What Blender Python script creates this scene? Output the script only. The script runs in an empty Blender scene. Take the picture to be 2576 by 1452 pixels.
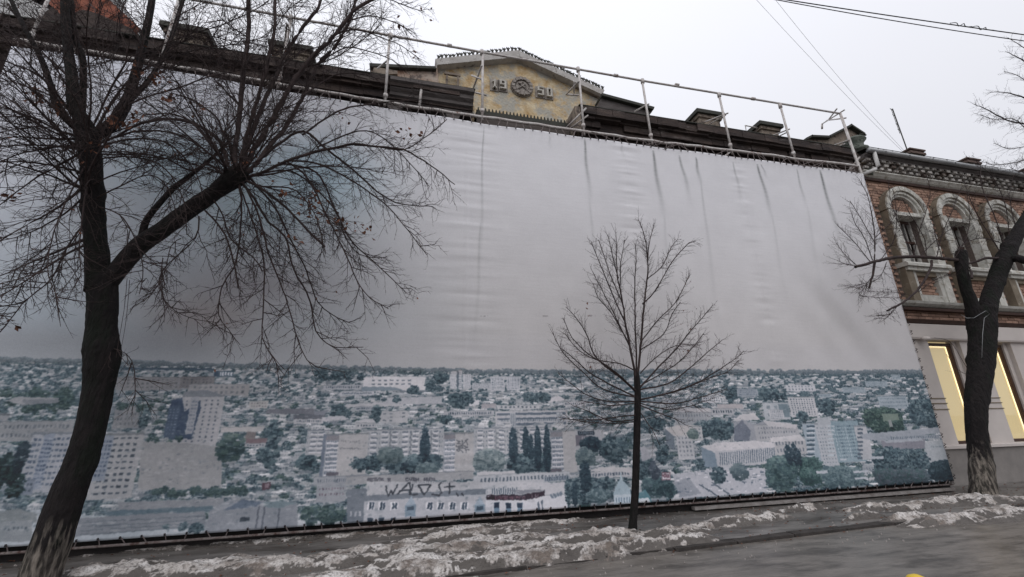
import bpy, math, random
import numpy as np
from mathutils import Vector
random.seed(7); np.random.seed(7)
R = random.random
def U(a, b): return a + (b - a) * random.random()
scene = bpy.context.scene
col = scene.collection
# ------------------------------------------------------------------ camera
W, H = 2576., 1452.
F = 1089.; TH = math.radians(17.2); RO = math.radians(1.19); YA = math.radians(14.)
fw = np.array([math.sin(YA) * math.cos(TH), math.cos(YA) * math.cos(TH), math.sin(TH)])
r0 = np.array([math.cos(YA), -math.sin(YA), 0.]); u0 = np.cross(r0, fw)
rv = math.cos(RO) * r0 - math.sin(RO) * u0; uv_ = np.cross(rv, fw)
CAM = np.array([0, 0, 1.6])
cam = bpy.data.objects.new('camera', bpy.data.cameras.new('camera')); col.objects.link(cam)
from mathutils import Matrix
m = Matrix([[rv[i], uv_[i], -fw[i], CAM[i]] for i in range(3)] + [[0, 0, 0, 1]])
cam.matrix_world = m
cam.data.sensor_width = 36; cam.data.lens = 36 * F / W; cam.data.clip_end = 2000; cam.data.clip_start = .05
scene.camera = cam
# ------------------------------------------------------------------ overcast sky
SUN_EL, SUN_ROT = math.radians(48), math.radians(200)
world = bpy.data.worlds.new("World"); scene.world = world; world.use_nodes = True
nt = world.node_tree; nt.nodes.clear()
out = nt.nodes.new('ShaderNodeOutputWorld'); bg = nt.nodes.new('ShaderNodeBackground')
sky = nt.nodes.new('ShaderNodeTexSky'); sky.sky_type = 'NISHITA'; sky.sun_disc = False
sky.sun_elevation = SUN_EL; sky.sun_rotation = SUN_ROT
hs = nt.nodes.new('ShaderNodeHueSaturation'); hs.inputs['Saturation'].default_value = .15
nt.links.new(sky.outputs[0], hs.inputs['Color'])
tc = nt.nodes.new('ShaderNodeTexCoord'); sx = nt.nodes.new('ShaderNodeSeparateXYZ')
nt.links.new(tc.outputs['Generated'], sx.inputs[0])
rp = nt.nodes.new('ShaderNodeMapRange')          # overcast: the cloud deck brightens towards the zenith
rp.inputs['From Min'].default_value = 0; rp.inputs['From Max'].default_value = 1
rp.inputs['To Min'].default_value = 5.9; rp.inputs['To Max'].default_value = 12.6
nt.links.new(sx.outputs['Z'], rp.inputs['Value'])
cl = nt.nodes.new('ShaderNodeVectorMath'); cl.operation = 'SCALE'; cl.inputs[0].default_value = (.972, .985, 1.06)
nz = nt.nodes.new('ShaderNodeTexNoise'); nz.inputs['Scale'].default_value = 1.6; nz.inputs['Detail'].default_value = 3
nt.links.new(tc.outputs['Generated'], nz.inputs['Vector'])
nm = nt.nodes.new('ShaderNodeMapRange'); nm.inputs['To Min'].default_value = .95; nm.inputs['To Max'].default_value = 1.05
nt.links.new(nz.outputs[0], nm.inputs['Value'])
ml = nt.nodes.new('ShaderNodeMath'); ml.operation = 'MULTIPLY'
nt.links.new(rp.outputs[0], ml.inputs[0]); nt.links.new(nm.outputs[0], ml.inputs[1])
nt.links.new(ml.outputs[0], cl.inputs['Scale'])
mx = nt.nodes.new('ShaderNodeMixRGB'); mx.inputs[0].default_value = .92
nt.links.new(hs.outputs[0], mx.inputs[1]); nt.links.new(cl.outputs[0], mx.inputs[2])
nt.links.new(mx.outputs[0], bg.inputs[0]); bg.inputs[1].default_value = .1
nt.links.new(bg.outputs[0], out.inputs[0])
sl = bpy.data.lights.new('sun', 'SUN'); sl.energy = .8; sl.angle = math.radians(60); sl.color = (1, .97, .93)
so = bpy.data.objects.new('sun', sl); col.objects.link(so)
sdir = Vector((math.sin(SUN_ROT) * math.cos(SUN_EL), math.cos(SUN_ROT) * math.cos(SUN_EL), math.sin(SUN_EL)))
so.rotation_euler = sdir.to_track_quat('Z', 'Y').to_euler()
scene.view_settings.view_transform = 'Standard'; scene.view_settings.look = 'None'
scene.view_settings.exposure = 0; scene.view_settings.gamma = 1
scene.view_settings.use_curve_mapping = False

# ------------------------------------------------------------------ helpers
def P(px, py, Y):
    """photo point (2576 wide) -> world point on the vertical plane y = Y"""
    d = fw * F + rv * (px - 1288) + uv_ * (726 - py)
    return CAM + d * (Y / d[1])
def G(px, py, z=0.):
    d = fw * F + rv * (px - 1288) + uv_ * (726 - py)
    return CAM + d * ((z - CAM[2]) / d[2])
def tag(o, label=None, cat=None, group=None, kind=None):
    if label: o['label'] = label
    if cat: o['category'] = cat
    if group: o['group'] = group
    if kind: o['kind'] = kind
    return o
def empty(name, loc=(0, 0, 0), label=None, cat=None, group=None):
    o = bpy.data.objects.new(name, None); col.objects.link(o); o.location = loc; o.empty_display_size = .2
    return tag(o, label, cat, group)
def adopt(o, parent):
    o.parent = parent; o.matrix_parent_inverse = Matrix.Translation(-WL(parent)); return o
def WL(o):
    v = Vector(o.location)
    if o.parent is not None: v = v + Vector(o.matrix_parent_inverse.translation) + WL(o.parent)
    return v
class MB:
    def __init__(s): s.v = []; s.f = []; s.m = []; s.sm = []
    def add(s, vs, fs, mat=0, smooth=False):
        b = len(s.v); s.v.extend([tuple(map(float, v)) for v in vs]); s.f.extend([tuple(b + i for i in f) for f in fs])
        s.m.extend([mat] * len(fs)); s.sm.extend([smooth] * len(fs)); return s
    def box(s, x0, x1, y0, y1, z0, z1, mat=0):
        return s.add([(x0, y0, z0), (x1, y0, z0), (x1, y1, z0), (x0, y1, z0), (x0, y0, z1), (x1, y0, z1), (x1, y1, z1), (x0, y1, z1)],
                     [(0, 3, 2, 1), (4, 5, 6, 7), (0, 1, 5, 4), (1, 2, 6, 5), (2, 3, 7, 6), (3, 0, 4, 7)], mat)
    def tube(s, pts, rad, n=6, mat=0, cap=True, smooth=True):
        pts = [np.array(p, float) for p in pts]
        k = len(pts); rad = [rad] * k if np.isscalar(rad) else rad
        vs = []; up = np.array([.13, .21, .97]); 
        for i, p in enumerate(pts):
            t = pts[min(i + 1, k - 1)] - pts[max(i - 1, 0)]; t = t / (np.linalg.norm(t) + 1e-9)
            a = np.cross(t, up) if abs(t @ up) < .95 else np.cross(t, np.array([1, 0, 0.]))
            a /= np.linalg.norm(a); b = np.cross(t, a)
            for j in range(n):
                q = 2 * math.pi * j / n; vs.append(p + rad[i] * (a * math.cos(q) + b * math.sin(q)))
        fs = [(i * n + j, i * n + (j + 1) % n, (i + 1) * n + (j + 1) % n, (i + 1) * n + j) for i in range(k - 1) for j in range(n)]
        if cap: fs.append(tuple(range(n))[::-1]); fs.append(tuple((k - 1) * n + j for j in range(n)))
        return s.add(vs, fs, mat, smooth)
    def prism(s, poly, y0, y1, mat=0):
        """poly in (x, z), extruded in y; y0 is the front"""
        n = len(poly)
        A = sum(poly[i][0] * poly[(i + 1) % n][1] - poly[(i + 1) % n][0] * poly[i][1] for i in range(n))
        if A < 0: poly = poly[::-1]
        vs = [(x, y0, z) for x, z in poly] + [(x, y1, z) for x, z in poly]
        fs = [tuple(range(n)), tuple(range(2 * n - 1, n - 1, -1))] + [(i, n + i, n + (i + 1) % n, (i + 1) % n) for i in range(n)]
        return s.add(vs, fs, mat)
    def xprism(s, prof, x0, x1, mat=0, n=1, jig=0):
        """prof in (y, z) extruded along x in n segments"""
        k = len(prof); vs = []
        for i in range(n + 1):
            x = x0 + (x1 - x0) * i / n
            vs += [(x, y + U(-jig, jig), z + U(-jig, jig)) for y, z in prof]
        fs = [(i * k + j, i * k + (j + 1) % k, (i + 1) * k + (j + 1) % k, (i + 1) * k + j) for i in range(n) for j in range(k)]
        fs += [tuple(range(k))[::-1], tuple(n * k + j for j in range(k))]
        return s.add(vs, fs, mat)
    def lathe(s, c, prof, n=16, mat=0):
        vs = [(c[0] + r * math.cos(2 * math.pi * j / n), c[1] + r * math.sin(2 * math.pi * j / n), c[2] + z) for r, z in prof for j in range(n)]
        fs = [(i * n + j, i * n + (j + 1) % n, (i + 1) * n + (j + 1) % n, (i + 1) * n + j) for i in range(len(prof) - 1) for j in range(n)]
        fs += [tuple(range(n))[::-1], tuple((len(prof) - 1) * n + j for j in range(n))]
        return s.add(vs, fs, mat, True)
    def mesh(s, name, mats):
        me = bpy.data.meshes.new(name); me.from_pydata(s.v, [], s.f)
        for m_ in (mats if isinstance(mats, (list, tuple)) else [mats]): me.materials.append(m_)
        me.polygons.foreach_set('material_index', s.m); me.polygons.foreach_set('use_smooth', s.sm)
        me.update(); return me
    def build(s, name, mats, parent=None, loc=None, label=None, kind=None, bevel=0):
        o = bpy.data.objects.new(name, s.mesh(name, mats)); col.objects.link(o)
        if loc is not None: o.location = loc
        if parent is not None: adopt(o, parent)
        if bevel:
            b = o.modifiers.new('bevel', 'BEVEL'); b.width = bevel; b.segments = 2; b.limit_method = 'ANGLE'
        return tag(o, label, kind=kind)

def lin(c):
    c = np.array(c, float) / 255.; return np.where(c <= .04045, c / 12.92, ((c + .055) / 1.055) ** 2.4)
def enc(l):
    l = np.clip(l, 0, 1); return np.where(l <= .0031308, l * 12.92, 1.055 * l ** (1 / 2.4) - .055)
# materials: procedural colour variation at two scales + bump
def mat(name, c1, c2=None, scale=3., detail=6, rough=.8, bump=.2, bscale=30., c3=None, s3=.7, stretch=(1, 1, 1), metal=0., th=(.35, .65), spec=.3, bdist=.02, th3=(.5, .62)):
    m_ = bpy.data.materials.new(name); m_.use_nodes = True; n = m_.node_tree; N = n.nodes; L = n.links
    b = N['Principled BSDF']; b.inputs['Roughness'].default_value = rough; b.inputs['Metallic'].default_value = metal
    b.inputs['Specular IOR Level'].default_value = spec
    c2 = c2 or tuple(x * .6 for x in c1)
    g = N.new('ShaderNodeNewGeometry'); mp = N.new('ShaderNodeMapping'); mp.inputs['Scale'].default_value = stretch
    L.new(g.outputs['Position'], mp.inputs['Vector'])
    t = N.new('ShaderNodeTexNoise'); t.inputs['Scale'].default_value = scale; t.inputs['Detail'].default_value = detail; t.inputs['Roughness'].default_value = .62
    L.new(mp.outputs[0], t.inputs['Vector'])
    r = N.new('ShaderNodeMapRange'); r.inputs['From Min'].default_value = th[0]; r.inputs['From Max'].default_value = th[1]; L.new(t.outputs[0], r.inputs['Value'])
    x = N.new('ShaderNodeMixRGB'); x.inputs[1].default_value = (*c1, 1); x.inputs[2].default_value = (*c2, 1); L.new(r.outputs[0], x.inputs[0])
    last = x
    if c3:
        t3 = N.new('ShaderNodeTexNoise'); t3.inputs['Scale'].default_value = s3; t3.inputs['Detail'].default_value = 8; t3.inputs['Roughness'].default_value = .7
        ad = N.new('ShaderNodeVectorMath'); ad.operation = 'ADD'; ad.inputs[1].default_value = (13.1, 5.3, 7.7)
        L.new(mp.outputs[0], ad.inputs[0]); L.new(ad.outputs[0], t3.inputs['Vector'])
        q = N.new('ShaderNodeMapRange'); q.inputs['From Min'].default_value = th3[0]; q.inputs['From Max'].default_value = th3[1]; L.new(t3.outputs[0], q.inputs['Value'])
        x3 = N.new('ShaderNodeMixRGB'); x3.inputs[2].default_value = (*c3, 1); L.new(x.outputs[0], x3.inputs[1]); L.new(q.outputs[0], x3.inputs[0]); last = x3
    L.new(last.outputs[0], b.inputs['Base Color'])
    if bump:
        t2 = N.new('ShaderNodeTexNoise'); t2.inputs['Scale'].default_value = bscale; t2.inputs['Detail'].default_value = 5; L.new(mp.outputs[0], t2.inputs['Vector'])
        bp = N.new('ShaderNodeBump'); bp.inputs['Strength'].default_value = bump; bp.inputs['Distance'].default_value = bdist
        L.new(t2.outputs[0], bp.inputs['Height']); L.new(bp.outputs[0], b.inputs['Normal'])
    return m_
def rand_tint(m_, amt=.3):
    """per-object / per-island colour variation for bricks and the like"""
    n = m_.node_tree; N = n.nodes; L = n.links; b = N['Principled BSDF']; src = b.inputs['Base Color'].links[0].from_socket
    g = N.new('ShaderNodeNewGeometry'); oi = N.new('ShaderNodeObjectInfo')
    a = N.new('ShaderNodeMath'); a.operation = 'ADD'; L.new(g.outputs['Random Per Island'], a.inputs[0]); L.new(oi.outputs['Random'], a.inputs[1])
    fr = N.new('ShaderNodeMath'); fr.operation = 'FRACT'; L.new(a.outputs[0], fr.inputs[0])
    r = N.new('ShaderNodeMapRange'); r.inputs['To Min'].default_value = 1 - amt; r.inputs['To Max'].default_value = 1 + amt; L.new(fr.outputs[0], r.inputs['Value'])
    s = N.new('ShaderNodeVectorMath'); s.operation = 'SCALE'; L.new(src, s.inputs[0]); L.new(r.outputs[0], s.inputs['Scale'])
    L.new(s.outputs[0], b.inputs['Base Color']); return m_
def vnoise(nx, ny, cx, cy, oct=4, seed=0, pers=.5):
    """fractal value noise on an (ny, nx) grid, cx/cy cells across"""
    rs = np.random.RandomState(seed); outp = np.zeros((ny, nx)); a = 1.; tot = 0
    for o_ in range(oct):
        g = rs.rand(int(cy) + 3, int(cx) + 3)
        x = np.linspace(0, cx, nx); y = np.linspace(0, cy, ny); xi = x.astype(int); yi = y.astype(int)
        fx = x - xi; fy = y - yi; fx = fx * fx * (3 - 2 * fx); fy = fy * fy * (3 - 2 * fy)
        A = g[yi][:, xi]; B = g[yi][:, xi + 1]; C_ = g[yi + 1][:, xi]; D = g[yi + 1][:, xi + 1]
        outp += a * ((A * (1 - fx) + B * fx) * (1 - fy)[:, None] + (C_ * (1 - fx) + D * fx) * fy[:, None]); tot += a
        a *= pers; cx *= 2; cy *= 2
    return outp / tot
# ------------------------------------------------------------------ ground
def kerb_y(x): return 5.78 + .055 * (x - 4.26)
m_road = mat('wet_asphalt', (.12, .109, .098), (.205, .186, .168), scale=3.4, detail=14, rough=.34, bump=.3, bscale=22, c3=(.075, .067, .06), s3=3., stretch=(.4, 1.4, 1), th3=(.47, .62), spec=.35, bdist=.014)
m_pave = mat('slushy_pavement', (.1, .092, .086), (.2, .187, .176), scale=3.6, detail=13, rough=.36, bump=.45, bscale=16, c3=(.065, .057, .051), s3=2.2, stretch=(.35, 1.2, 1), th3=(.48, .62), spec=.35, bdist=.02)
m_kerb = mat('kerb_concrete', (.06, .052, .048), (.03, .027, .025), scale=6, rough=.85, bump=.4)
m_far = mat('street_ground', (.1, .095, .09), (.07, .066, .063), scale=.4, rough=.9, bump=0)
def sheet(name, xs, yf0, yf1, z, m_, nx, ny, amp, kind='structure', seed=3):
    mb = MB(); n = vnoise(nx, ny, nx / 8, ny / 8, 4, seed)
    X = np.linspace(xs[0], xs[1], nx); vs = []
    for j in range(ny):
        for i in range(nx):
            y0, y1 = yf0(X[i]), yf1(X[i]); t = j / (ny - 1)
            vs.append((X[i], y0 + (y1 - y0) * t, z + amp * (n[j, i] - .5)))
    fs = [(j * nx + i, j * nx + i + 1, (j + 1) * nx + i + 1, (j + 1) * nx + i) for j in range(ny - 1) for i in range(nx - 1)]
    mb.add(vs, fs, 0, True); return mb.build(name, m_, kind=kind)
mb = MB(); mb.box(-400, 400, -400, 400, -.6, -.22); mb.build('ground', m_far, kind='structure')
sheet('road', (-40, 60), lambda x: -9., lambda x: kerb_y(x) - .06, -.035, m_road, 500, 90, .02, seed=5)
sheet('pavement', (-40, 60), lambda x: kerb_y(x) + .06, lambda x: 8.32, 0, m_pave, 900, 30, .03, seed=6)
x = -12.
kb = MB(); kb.box(-.49, .49, -.075, .075, -.2, .004); kme = kb.mesh('kerb_stone', m_kerb)
kroot = empty('kerb', (0, 6, 0)); kroot['kind'] = 'structure'; first = True
while x < 30:
    o = bpy.data.objects.new('kerb_stone', kme); col.objects.link(o); o.location = (x, kerb_y(x), U(-.012, .008)); o.rotation_euler = (U(-.02, .02), U(-.01, .01), math.atan(.055) + U(-.01, .01))
    adopt(o, kroot); x += 1.0
# old snow and ice: a continuous displaced crust whose cover fades into wet slush
m_snow = mat('old_snow', (.66, .63, .61), (.42, .38, .35), scale=6, rough=.65, bump=1., bscale=34, c3=(.17, .14, .12), s3=3.6, th=(.36, .62), th3=(.48, .62), spec=.3, bdist=.03, stretch=(.7, 1, 1))
n = m_snow.node_tree; N = n.nodes; L = n.links; b_ = N['Principled BSDF']; src = b_.inputs['Base Color'].links[0].from_socket
at = N.new('ShaderNodeAttribute'); at.attribute_name = 'cover'; g_ = N.new('ShaderNodeNewGeometry'); tn = N.new('ShaderNodeTexNoise'); tn.inputs['Scale'].default_value = 34; tn.inputs['Detail'].default_value = 5; L.new(g_.outputs['Position'], tn.inputs[0])
ma = N.new('ShaderNodeMath'); ma.operation = 'MULTIPLY_ADD'; ma.inputs[1].default_value = .9; L.new(tn.outputs[0], ma.inputs[0]); L.new(at.outputs['Fac'], ma.inputs[2])
mr = N.new('ShaderNodeMapRange'); mr.inputs['From Min'].default_value = .82; mr.inputs['From Max'].default_value = 1.08; L.new(ma.outputs[0], mr.inputs['Value'])
wn = N.new('ShaderNodeTexNoise'); wn.inputs['Scale'].default_value = 5; wn.inputs['Detail'].default_value = 6; L.new(g_.outputs['Position'], wn.inputs[0])
wc = N.new('ShaderNodeMixRGB'); wc.inputs[1].default_value = (.055, .047, .042, 1); wc.inputs[2].default_value = (.16, .145, .133, 1); L.new(wn.outputs[0], wc.inputs[0])
x_ = N.new('ShaderNodeMixRGB'); L.new(mr.outputs[0], x_.inputs[0]); L.new(wc.outputs[0], x_.inputs[1]); L.new(src, x_.inputs[2]); L.new(x_.outputs[0], b_.inputs['Base Color'])
def snow(name, x0, x1, y0, y1, blobs, hmax, seed, label, cell=.024, thr=.5):
    nx = int((x1 - x0) / cell); ny = int((y1 - y0) / cell)
    X, Y = np.meshgrid(np.linspace(x0, x1, nx), np.linspace(y0, y1, ny))
    M = np.zeros_like(X)
    for px, py, rx, ry, a in blobs:
        g = G(px, py); M = np.maximum(M, a * np.exp(-(((X - g[0]) / rx) ** 2 + ((Y - g[1]) / ry) ** 2)))
    n1 = vnoise(nx, ny, (x1 - x0) * 1.6, (y1 - y0) * 4, 5, seed, .6); n2 = vnoise(nx, ny, (x1 - x0) * 5, (y1 - y0) * 14, 4, seed + 1, .65); n3 = vnoise(nx, ny, (x1 - x0) * 8, (y1 - y0) * 10, 3, seed + 2, .6)
    env = M * (.55 + 1. * n1) - thr; h = env + .05 + 2.0 * (n2 - .5)
    cover = sm01((h + .12) / .3)
    Z = sm01((env + .3) / .75) * hmax * (.35 + 1.1 * n3) + .026 * cover * sm01((env + .3) / .3) - .03 + .034 * sm01((env + .34) / .12)
    road = Y < kerb_y(X); Z = np.where(road, Z - .035, Z)
    keep = env > -.4
    K = keep[:-1, :-1] & keep[1:, :-1] & keep[:-1, 1:] & keep[1:, 1:]
    js, is_ = np.nonzero(K); a = js * nx + is_; F_ = np.stack([a, a + 1, a + 1 + nx, a + nx], 1)
    used = np.unique(F_); remap = -np.ones(nx * ny, int); remap[used] = np.arange(len(used))
    V = np.stack([X, Y, Z], -1).reshape(-1, 3)[used]
    me = bpy.data.meshes.new(name); me.from_pydata(V.tolist(), [], remap[F_].tolist()); me.materials.append(m_snow)
    me.polygons.foreach_set('use_smooth', [True] * len(F_)); me.update()
    ca = me.attributes.new('cover', 'FLOAT', 'POINT'); ca.data.foreach_set('value', (cover.reshape(-1)[used] * .6).astype(np.float32))
    o = bpy.data.objects.new(name, me); col.objects.link(o); return tag(o, label, kind='stuff')
def sm01(v): v = np.clip(v, 0, 1); return v * v * (3 - 2 * v)
bl = []
for px, py, rx, ry, a in [(1500, 1394, .7, .17, .9), (1350, 1411, .8, .17, .95), (1200, 1426, .8, .17, .95), (1040, 1446, .8, .17, .95), (900, 1462, .8, .17, .9), (1630, 1381, .4, .14, 1.), (1480, 1362, .9, .22, 1.15), (1250, 1375, 1.2, .3, 1.0), (1330, 1395, .9, .22, .95), (1100, 1395, 1., .25, .95), (950, 1400, .9, .2, 1.), (860, 1415, .8, .18, .95), (1050, 1425, .9, .14, 1.05),
                          (700, 1432, .9, .2, .9), (500, 1440, .8, .22, .9), (300, 1445, .7, .2, .9), (1720, 1362, .5, .2, .9), (1690, 1345, .7, .2, .75), (1580, 1375, .5, .12, .9), (1200, 1350, 1.4, .2, .7), (600, 1425, .7, .2, .8), (400, 1452, 1.2, .2, .9)]:
    bl.append((px, py, rx, ry, a))
snow('snow_bank', -6.5, 6.5, 5.0, 7.9, bl, .1, 21, 'grey crusted snow bank along the kerb left and around the small tree')
bl = [(1850, 1316, .75, .16, .95), (1930, 1308, .45, .12, .9), (2020, 1282, .6, .1, .85), (2200, 1280, .8, .12, .85), (2330, 1275, 1., .16, 1.05), (2420, 1262, .9, .22, 1.15), (2380, 1308, .8, .16, 1.2), (2300, 1305, .6, .12, .95), (2500, 1290, 1.1, .16, 1.1),
      (2576, 1300, .9, .1, .9), (2480, 1265, .9, .16, 1.), (2640, 1280, 1.5, .2, .9), (2180, 1305, .5, .06, .8), (1780, 1325, .5, .1, .7), (2560, 1262, .8, .1, .8)]
snow('snow_patch', 3.4, 17, 5.4, 8.1, bl, .085, 31, 'whiter melting snow heap in front of the right hand tree')
bl = [(x_, 1402 - (x_ - 160) * .069 - (0 if x_ > 900 else 2), 1.0, .085, .95 if x_ < 1250 else .8) for x_ in range(60, 1480, 110)]
snow('snow_strip', -7, 3.5, 6.9, 8.0, bl, .035, 41, 'thin strip of smooth snow along the foot of the banner', thr=.4)
# ------------------------------------------------------------------ the printed banner
BY = 7.6; BX0, BX1, BZ0, BZ1 = -6.75, 11.62, .21, 7.79
PPM = 130; CW, CH = int((BX1 - BX0) * PPM), int((BZ1 - BZ0) * PPM)
cv = np.zeros((CH, CW, 3))          # row 0 = bottom; values are sRGB 0..255 as seen in the photograph
def cpt(px, py):
    p = P(px, py, BY); return (p[0] - BX0) * PPM, (p[2] - BZ0) * PPM
rs = np.random.RandomState(11)
def poly(pts, c, a=1., raw=False, mask=None):
    q = np.array(pts if raw else [cpt(*p) for p in pts])
    x0, y0 = np.floor(q.min(0)).astype(int); x1, y1 = np.ceil(q.max(0)).astype(int) + 1
    x0 = max(x0, 0); y0 = max(y0, 0); x1 = min(x1, CW); y1 = min(y1, CH)
    if x1 <= x0 or y1 <= y0: return
    X, Y = np.meshgrid(np.arange(x0, x1) + .5, np.arange(y0, y1) + .5); ins = np.zeros(X.shape, bool)
    n = len(q)
    for i in range(n):
        xa, ya = q[i]; xb, yb = q[(i + 1) % n]
        if ya == yb: continue
        ins ^= ((ya > Y) != (yb > Y)) & (X < (xb - xa) * (Y - ya) / (yb - ya) + xa)
    s = cv[y0:y1, x0:x1]; s[ins] = s[ins] * (1 - a) + np.array(c, float) * a
def crect(x0, y0, x1, y1, c, a=1.):
    x0, x1, y0, y1 = [int(round(v)) for v in (x0, x1, y0, y1)]
    x1 = max(x1, x0 + 1); y1 = max(y1, y0 + 1)
    if x1 <= 0 or y1 <= 0 or x0 >= CW or y0 >= CH: return
    x0 = max(x0, 0); y0 = max(y0, 0)
    cv[y0:y1, x0:x1] = cv[y0:y1, x0:x1] * (1 - a) + np.array(c, float) * a
def rect(x0, y0, x1, y1, c, a=1.):
    u0_, v1 = cpt(x0, y0); u1, _ = cpt(x1, y0); v0 = cpt((x0 + x1) / 2, y1)[1]
    crect(u0_, min(v0, v1 - 1), u1, v1, c, a); return u0_, v0, u1, v1
def windows(b, nx, ny, c, fx=.45, fy=.45, jit=12, mx_=.06, my=.08, skip=0.):
    u0_, v0, u1, v1 = b; w = u1 - u0_; h = v1 - v0
    for i in range(nx):
        for j in range(ny):
            if rs.rand() < skip: continue
            cx = u0_ + w * (mx_ + (1 - 2 * mx_) * (i + .5) / nx); cy = v0 + h * (my + (1 - 2 * my) * (j + .5) / ny)
            ww = w * (1 - 2 * mx_) / nx * fx / 2; hh = h * (1 - 2 * my) / ny * fy / 2
            crect(cx - ww, cy - hh, cx + ww, cy + hh, np.array(c) + rs.randint(-jit, jit + 1))
def bld(x0, y0, x1, y1, c, nx=0, ny=0, wc=(78, 80, 90), side=0, **k):
    b = rect(x0, y0, x1, y1, c)
    crect(b[0], b[3] - max(1, (b[3] - b[1]) * .04), b[2], b[3], np.array(c) * .8)      # parapet line
    if side: 
        sw = (b[2] - b[0]) * abs(side)
        if side > 0: crect(b[2] - sw, b[1], b[2], b[3], np.array(c) * .78)
        else: crect(b[0], b[1], b[0] + sw, b[3], np.array(c) * .78)
    if nx: windows(b, nx, ny, wc, **k)
    return b
GR = [(62, 78, 84), (72, 92, 96), (52, 66, 74), (84, 104, 106), (46, 58, 68), (98, 112, 112)]
GN = [(58, 78, 68), (72, 92, 76), (48, 64, 62), (86, 102, 84), (64, 84, 84)]
def leaf(cx, cy, rx, ry, n, pal, dab=4.):
    for _ in range(int(n)):
        a = rs.rand() * 6.283; q = math.sqrt(rs.rand()); x = cx + rx * q * math.cos(a); y = cy + ry * q * math.sin(a)
        d = dab * (.4 + rs.rand()); t = .5 + .35 * (y - cy) / (ry + 1) + .25 * (rs.rand() - .5)
        i = min(len(pal) - 1, int(rs.rand() * len(pal))); c = np.array(pal[i], float) * (.78 + .42 * t)
        crect(x - d, y - d * .6, x + d, y + d * .6, c, .85)
def tree(x0, y0, x1, y1, pal=GR, dens=1., dab=4.):
    u0_, v1 = cpt(x0, y0); u1, _ = cpt(x1, y0); v0 = cpt((x0 + x1) / 2, y1)[1]
    rx = (u1 - u0_) / 2; ry = (v1 - v0) / 2; dab = min(dab, max(1.2, min(rx, ry) / 4))
    leaf((u0_ + u1) / 2, (v0 + v1) / 2, rx, ry, dens * 3.2 * rx * ry / dab / dab + 8, pal, dab)
def grove(x0, y0, x1, y1, n, pal=GR, sz=(14, 30)):
    for _ in range(n):
        w = U(*sz); x_ = U(x0, max(x0 + 1, x1 - w)); y_ = U(y0, max(y0 + 1, y1 - w)); tree(x_, y_, x_ + w, y_ + w * U(.7, 1.1), pal)
LW = [(168, 166, 168), (152, 150, 153), (178, 176, 177), (138, 137, 142), (158, 154, 154), (126, 126, 132), (148, 142, 141)]
# -- the printed overcast sky
big = vnoise(CW, CH, 5, 3, 4, 51); fine_ = vnoise(CW, CH, 60, 25, 4, 52)
xx = np.linspace(BX0, BX1, CW)[None, :]; zz = np.linspace(BZ0, BZ1, CH)[:, None]
def sm(a, b, v): t = np.clip((v - a) / (b - a), 0, 1); return t * t * (3 - 2 * t)
tr = sm(-4.5, 2.2, xx + .5 * (big - .5) + .12 * (zz - 4)) * np.ones_like(zz)
th_ = sm(2.2, 7.2, zz) * np.ones_like(xx)
lowL = np.array([145, 153, 160.]); topL = np.array([186, 188, 196.]); lowR = np.array([163, 160, 160.]); topR = np.array([181, 180, 183.])
for k in range(3):
    cv[..., k] = (1 - tr) * (lowL[k] * (1 - th_) + topL[k] * th_) + tr * (lowR[k] * (1 - th_) + topR[k] * th_)
def patch(px, py, rx, rz, c, a, seed):
    p = P(px, py, BY); n_ = vnoise(CW, CH, 9, 5, 4, seed)
    w = np.exp(-(((xx - p[0]) / rx) ** 2 + ((zz - p[2]) / rz) ** 2) * 1.2) * a * (.5 + n_)
    w = np.clip(w, 0, 1)[..., None]; cv[:] = cv * (1 - w) + np.array(c, float) * w
patch(470, 400, 1.3, .7, (136, 160, 171), .6, 61); patch(800, 440, 1.1, .8, (128, 157, 170), .7, 62); patch(640, 520, 1.4, .7, (142, 162, 171), .55, 63)
patch(500, 800, 1.0, .5, (128, 118, 116), .6, 64); patch(650, 720, 1.4, .4, (136, 132, 136), .5, 65); patch(260, 870, 2., .35, (104, 112, 122), .6, 66)
cv += ((fine_ - .5) * 7)[..., None] + ((big - .5) * 10)[..., None]
# -- the city, far rows first: roofs, walls and trees in ever larger sizes
Z_H = .2
def hz(px): return 912 + (px - 300) * .0245 if px < 1230 else 935 + (px - 1230) * .001
for row in range(74):
    t = row / 73.; dy = 2 + 370 * t ** 1.25; s = .26 + .72 * t
    u = 0
    px = -420.
    while px < 2520:
        hy = hz(px); y = hy + dy + U(-5, 5) * s
        # keep inside the banner
        if px > 2200: dark = .7
        elif px > 1900: dark = .6
        elif px < 250: dark = .62
        else: dark = .42
        if row < 5: dark += .18
        if y > 1380: px += 40; continue
        if R() < dark:
            w = U(14, 42) * s; tree(px, y - 9 * s, px + w, y + 13 * s, GN if (R() < .3 and t > .3) else GR, 1.1, 3.2 * s); px += w * .55
        else:
            w = U(18, 62) * s; h = U(7, 15) * s; c = np.array(LW[int(R() * len(LW))]) - (12 if px < 400 else 0)
            rc = c * U(.84, 1.1); k = U(.1, .25) * w
            poly([(px, y), (px + w, y), (px + w - k, y - h * .55), (px + k, y - h * .55)], np.clip(rc, 0, 200))
            b = rect(px + 1, y, px + w - 1, y + h * .8, c * .88)
            if s > .4: windows(b, max(2, int(w / 7)), 1 if h < 12 * s else 2, (92, 94, 104), .45, .5, 10)
            px += w * .8
    if row < 3:
        q = -420
        while q < 2480:
            w = U(4, 30); tree(q, hz(q) - U(1, 7), q + w, hz(q) + 8, [(84, 102, 112), (100, 114, 122), (72, 88, 100)], 1.4, 2.); q += w * U(.5, 1.6)
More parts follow.
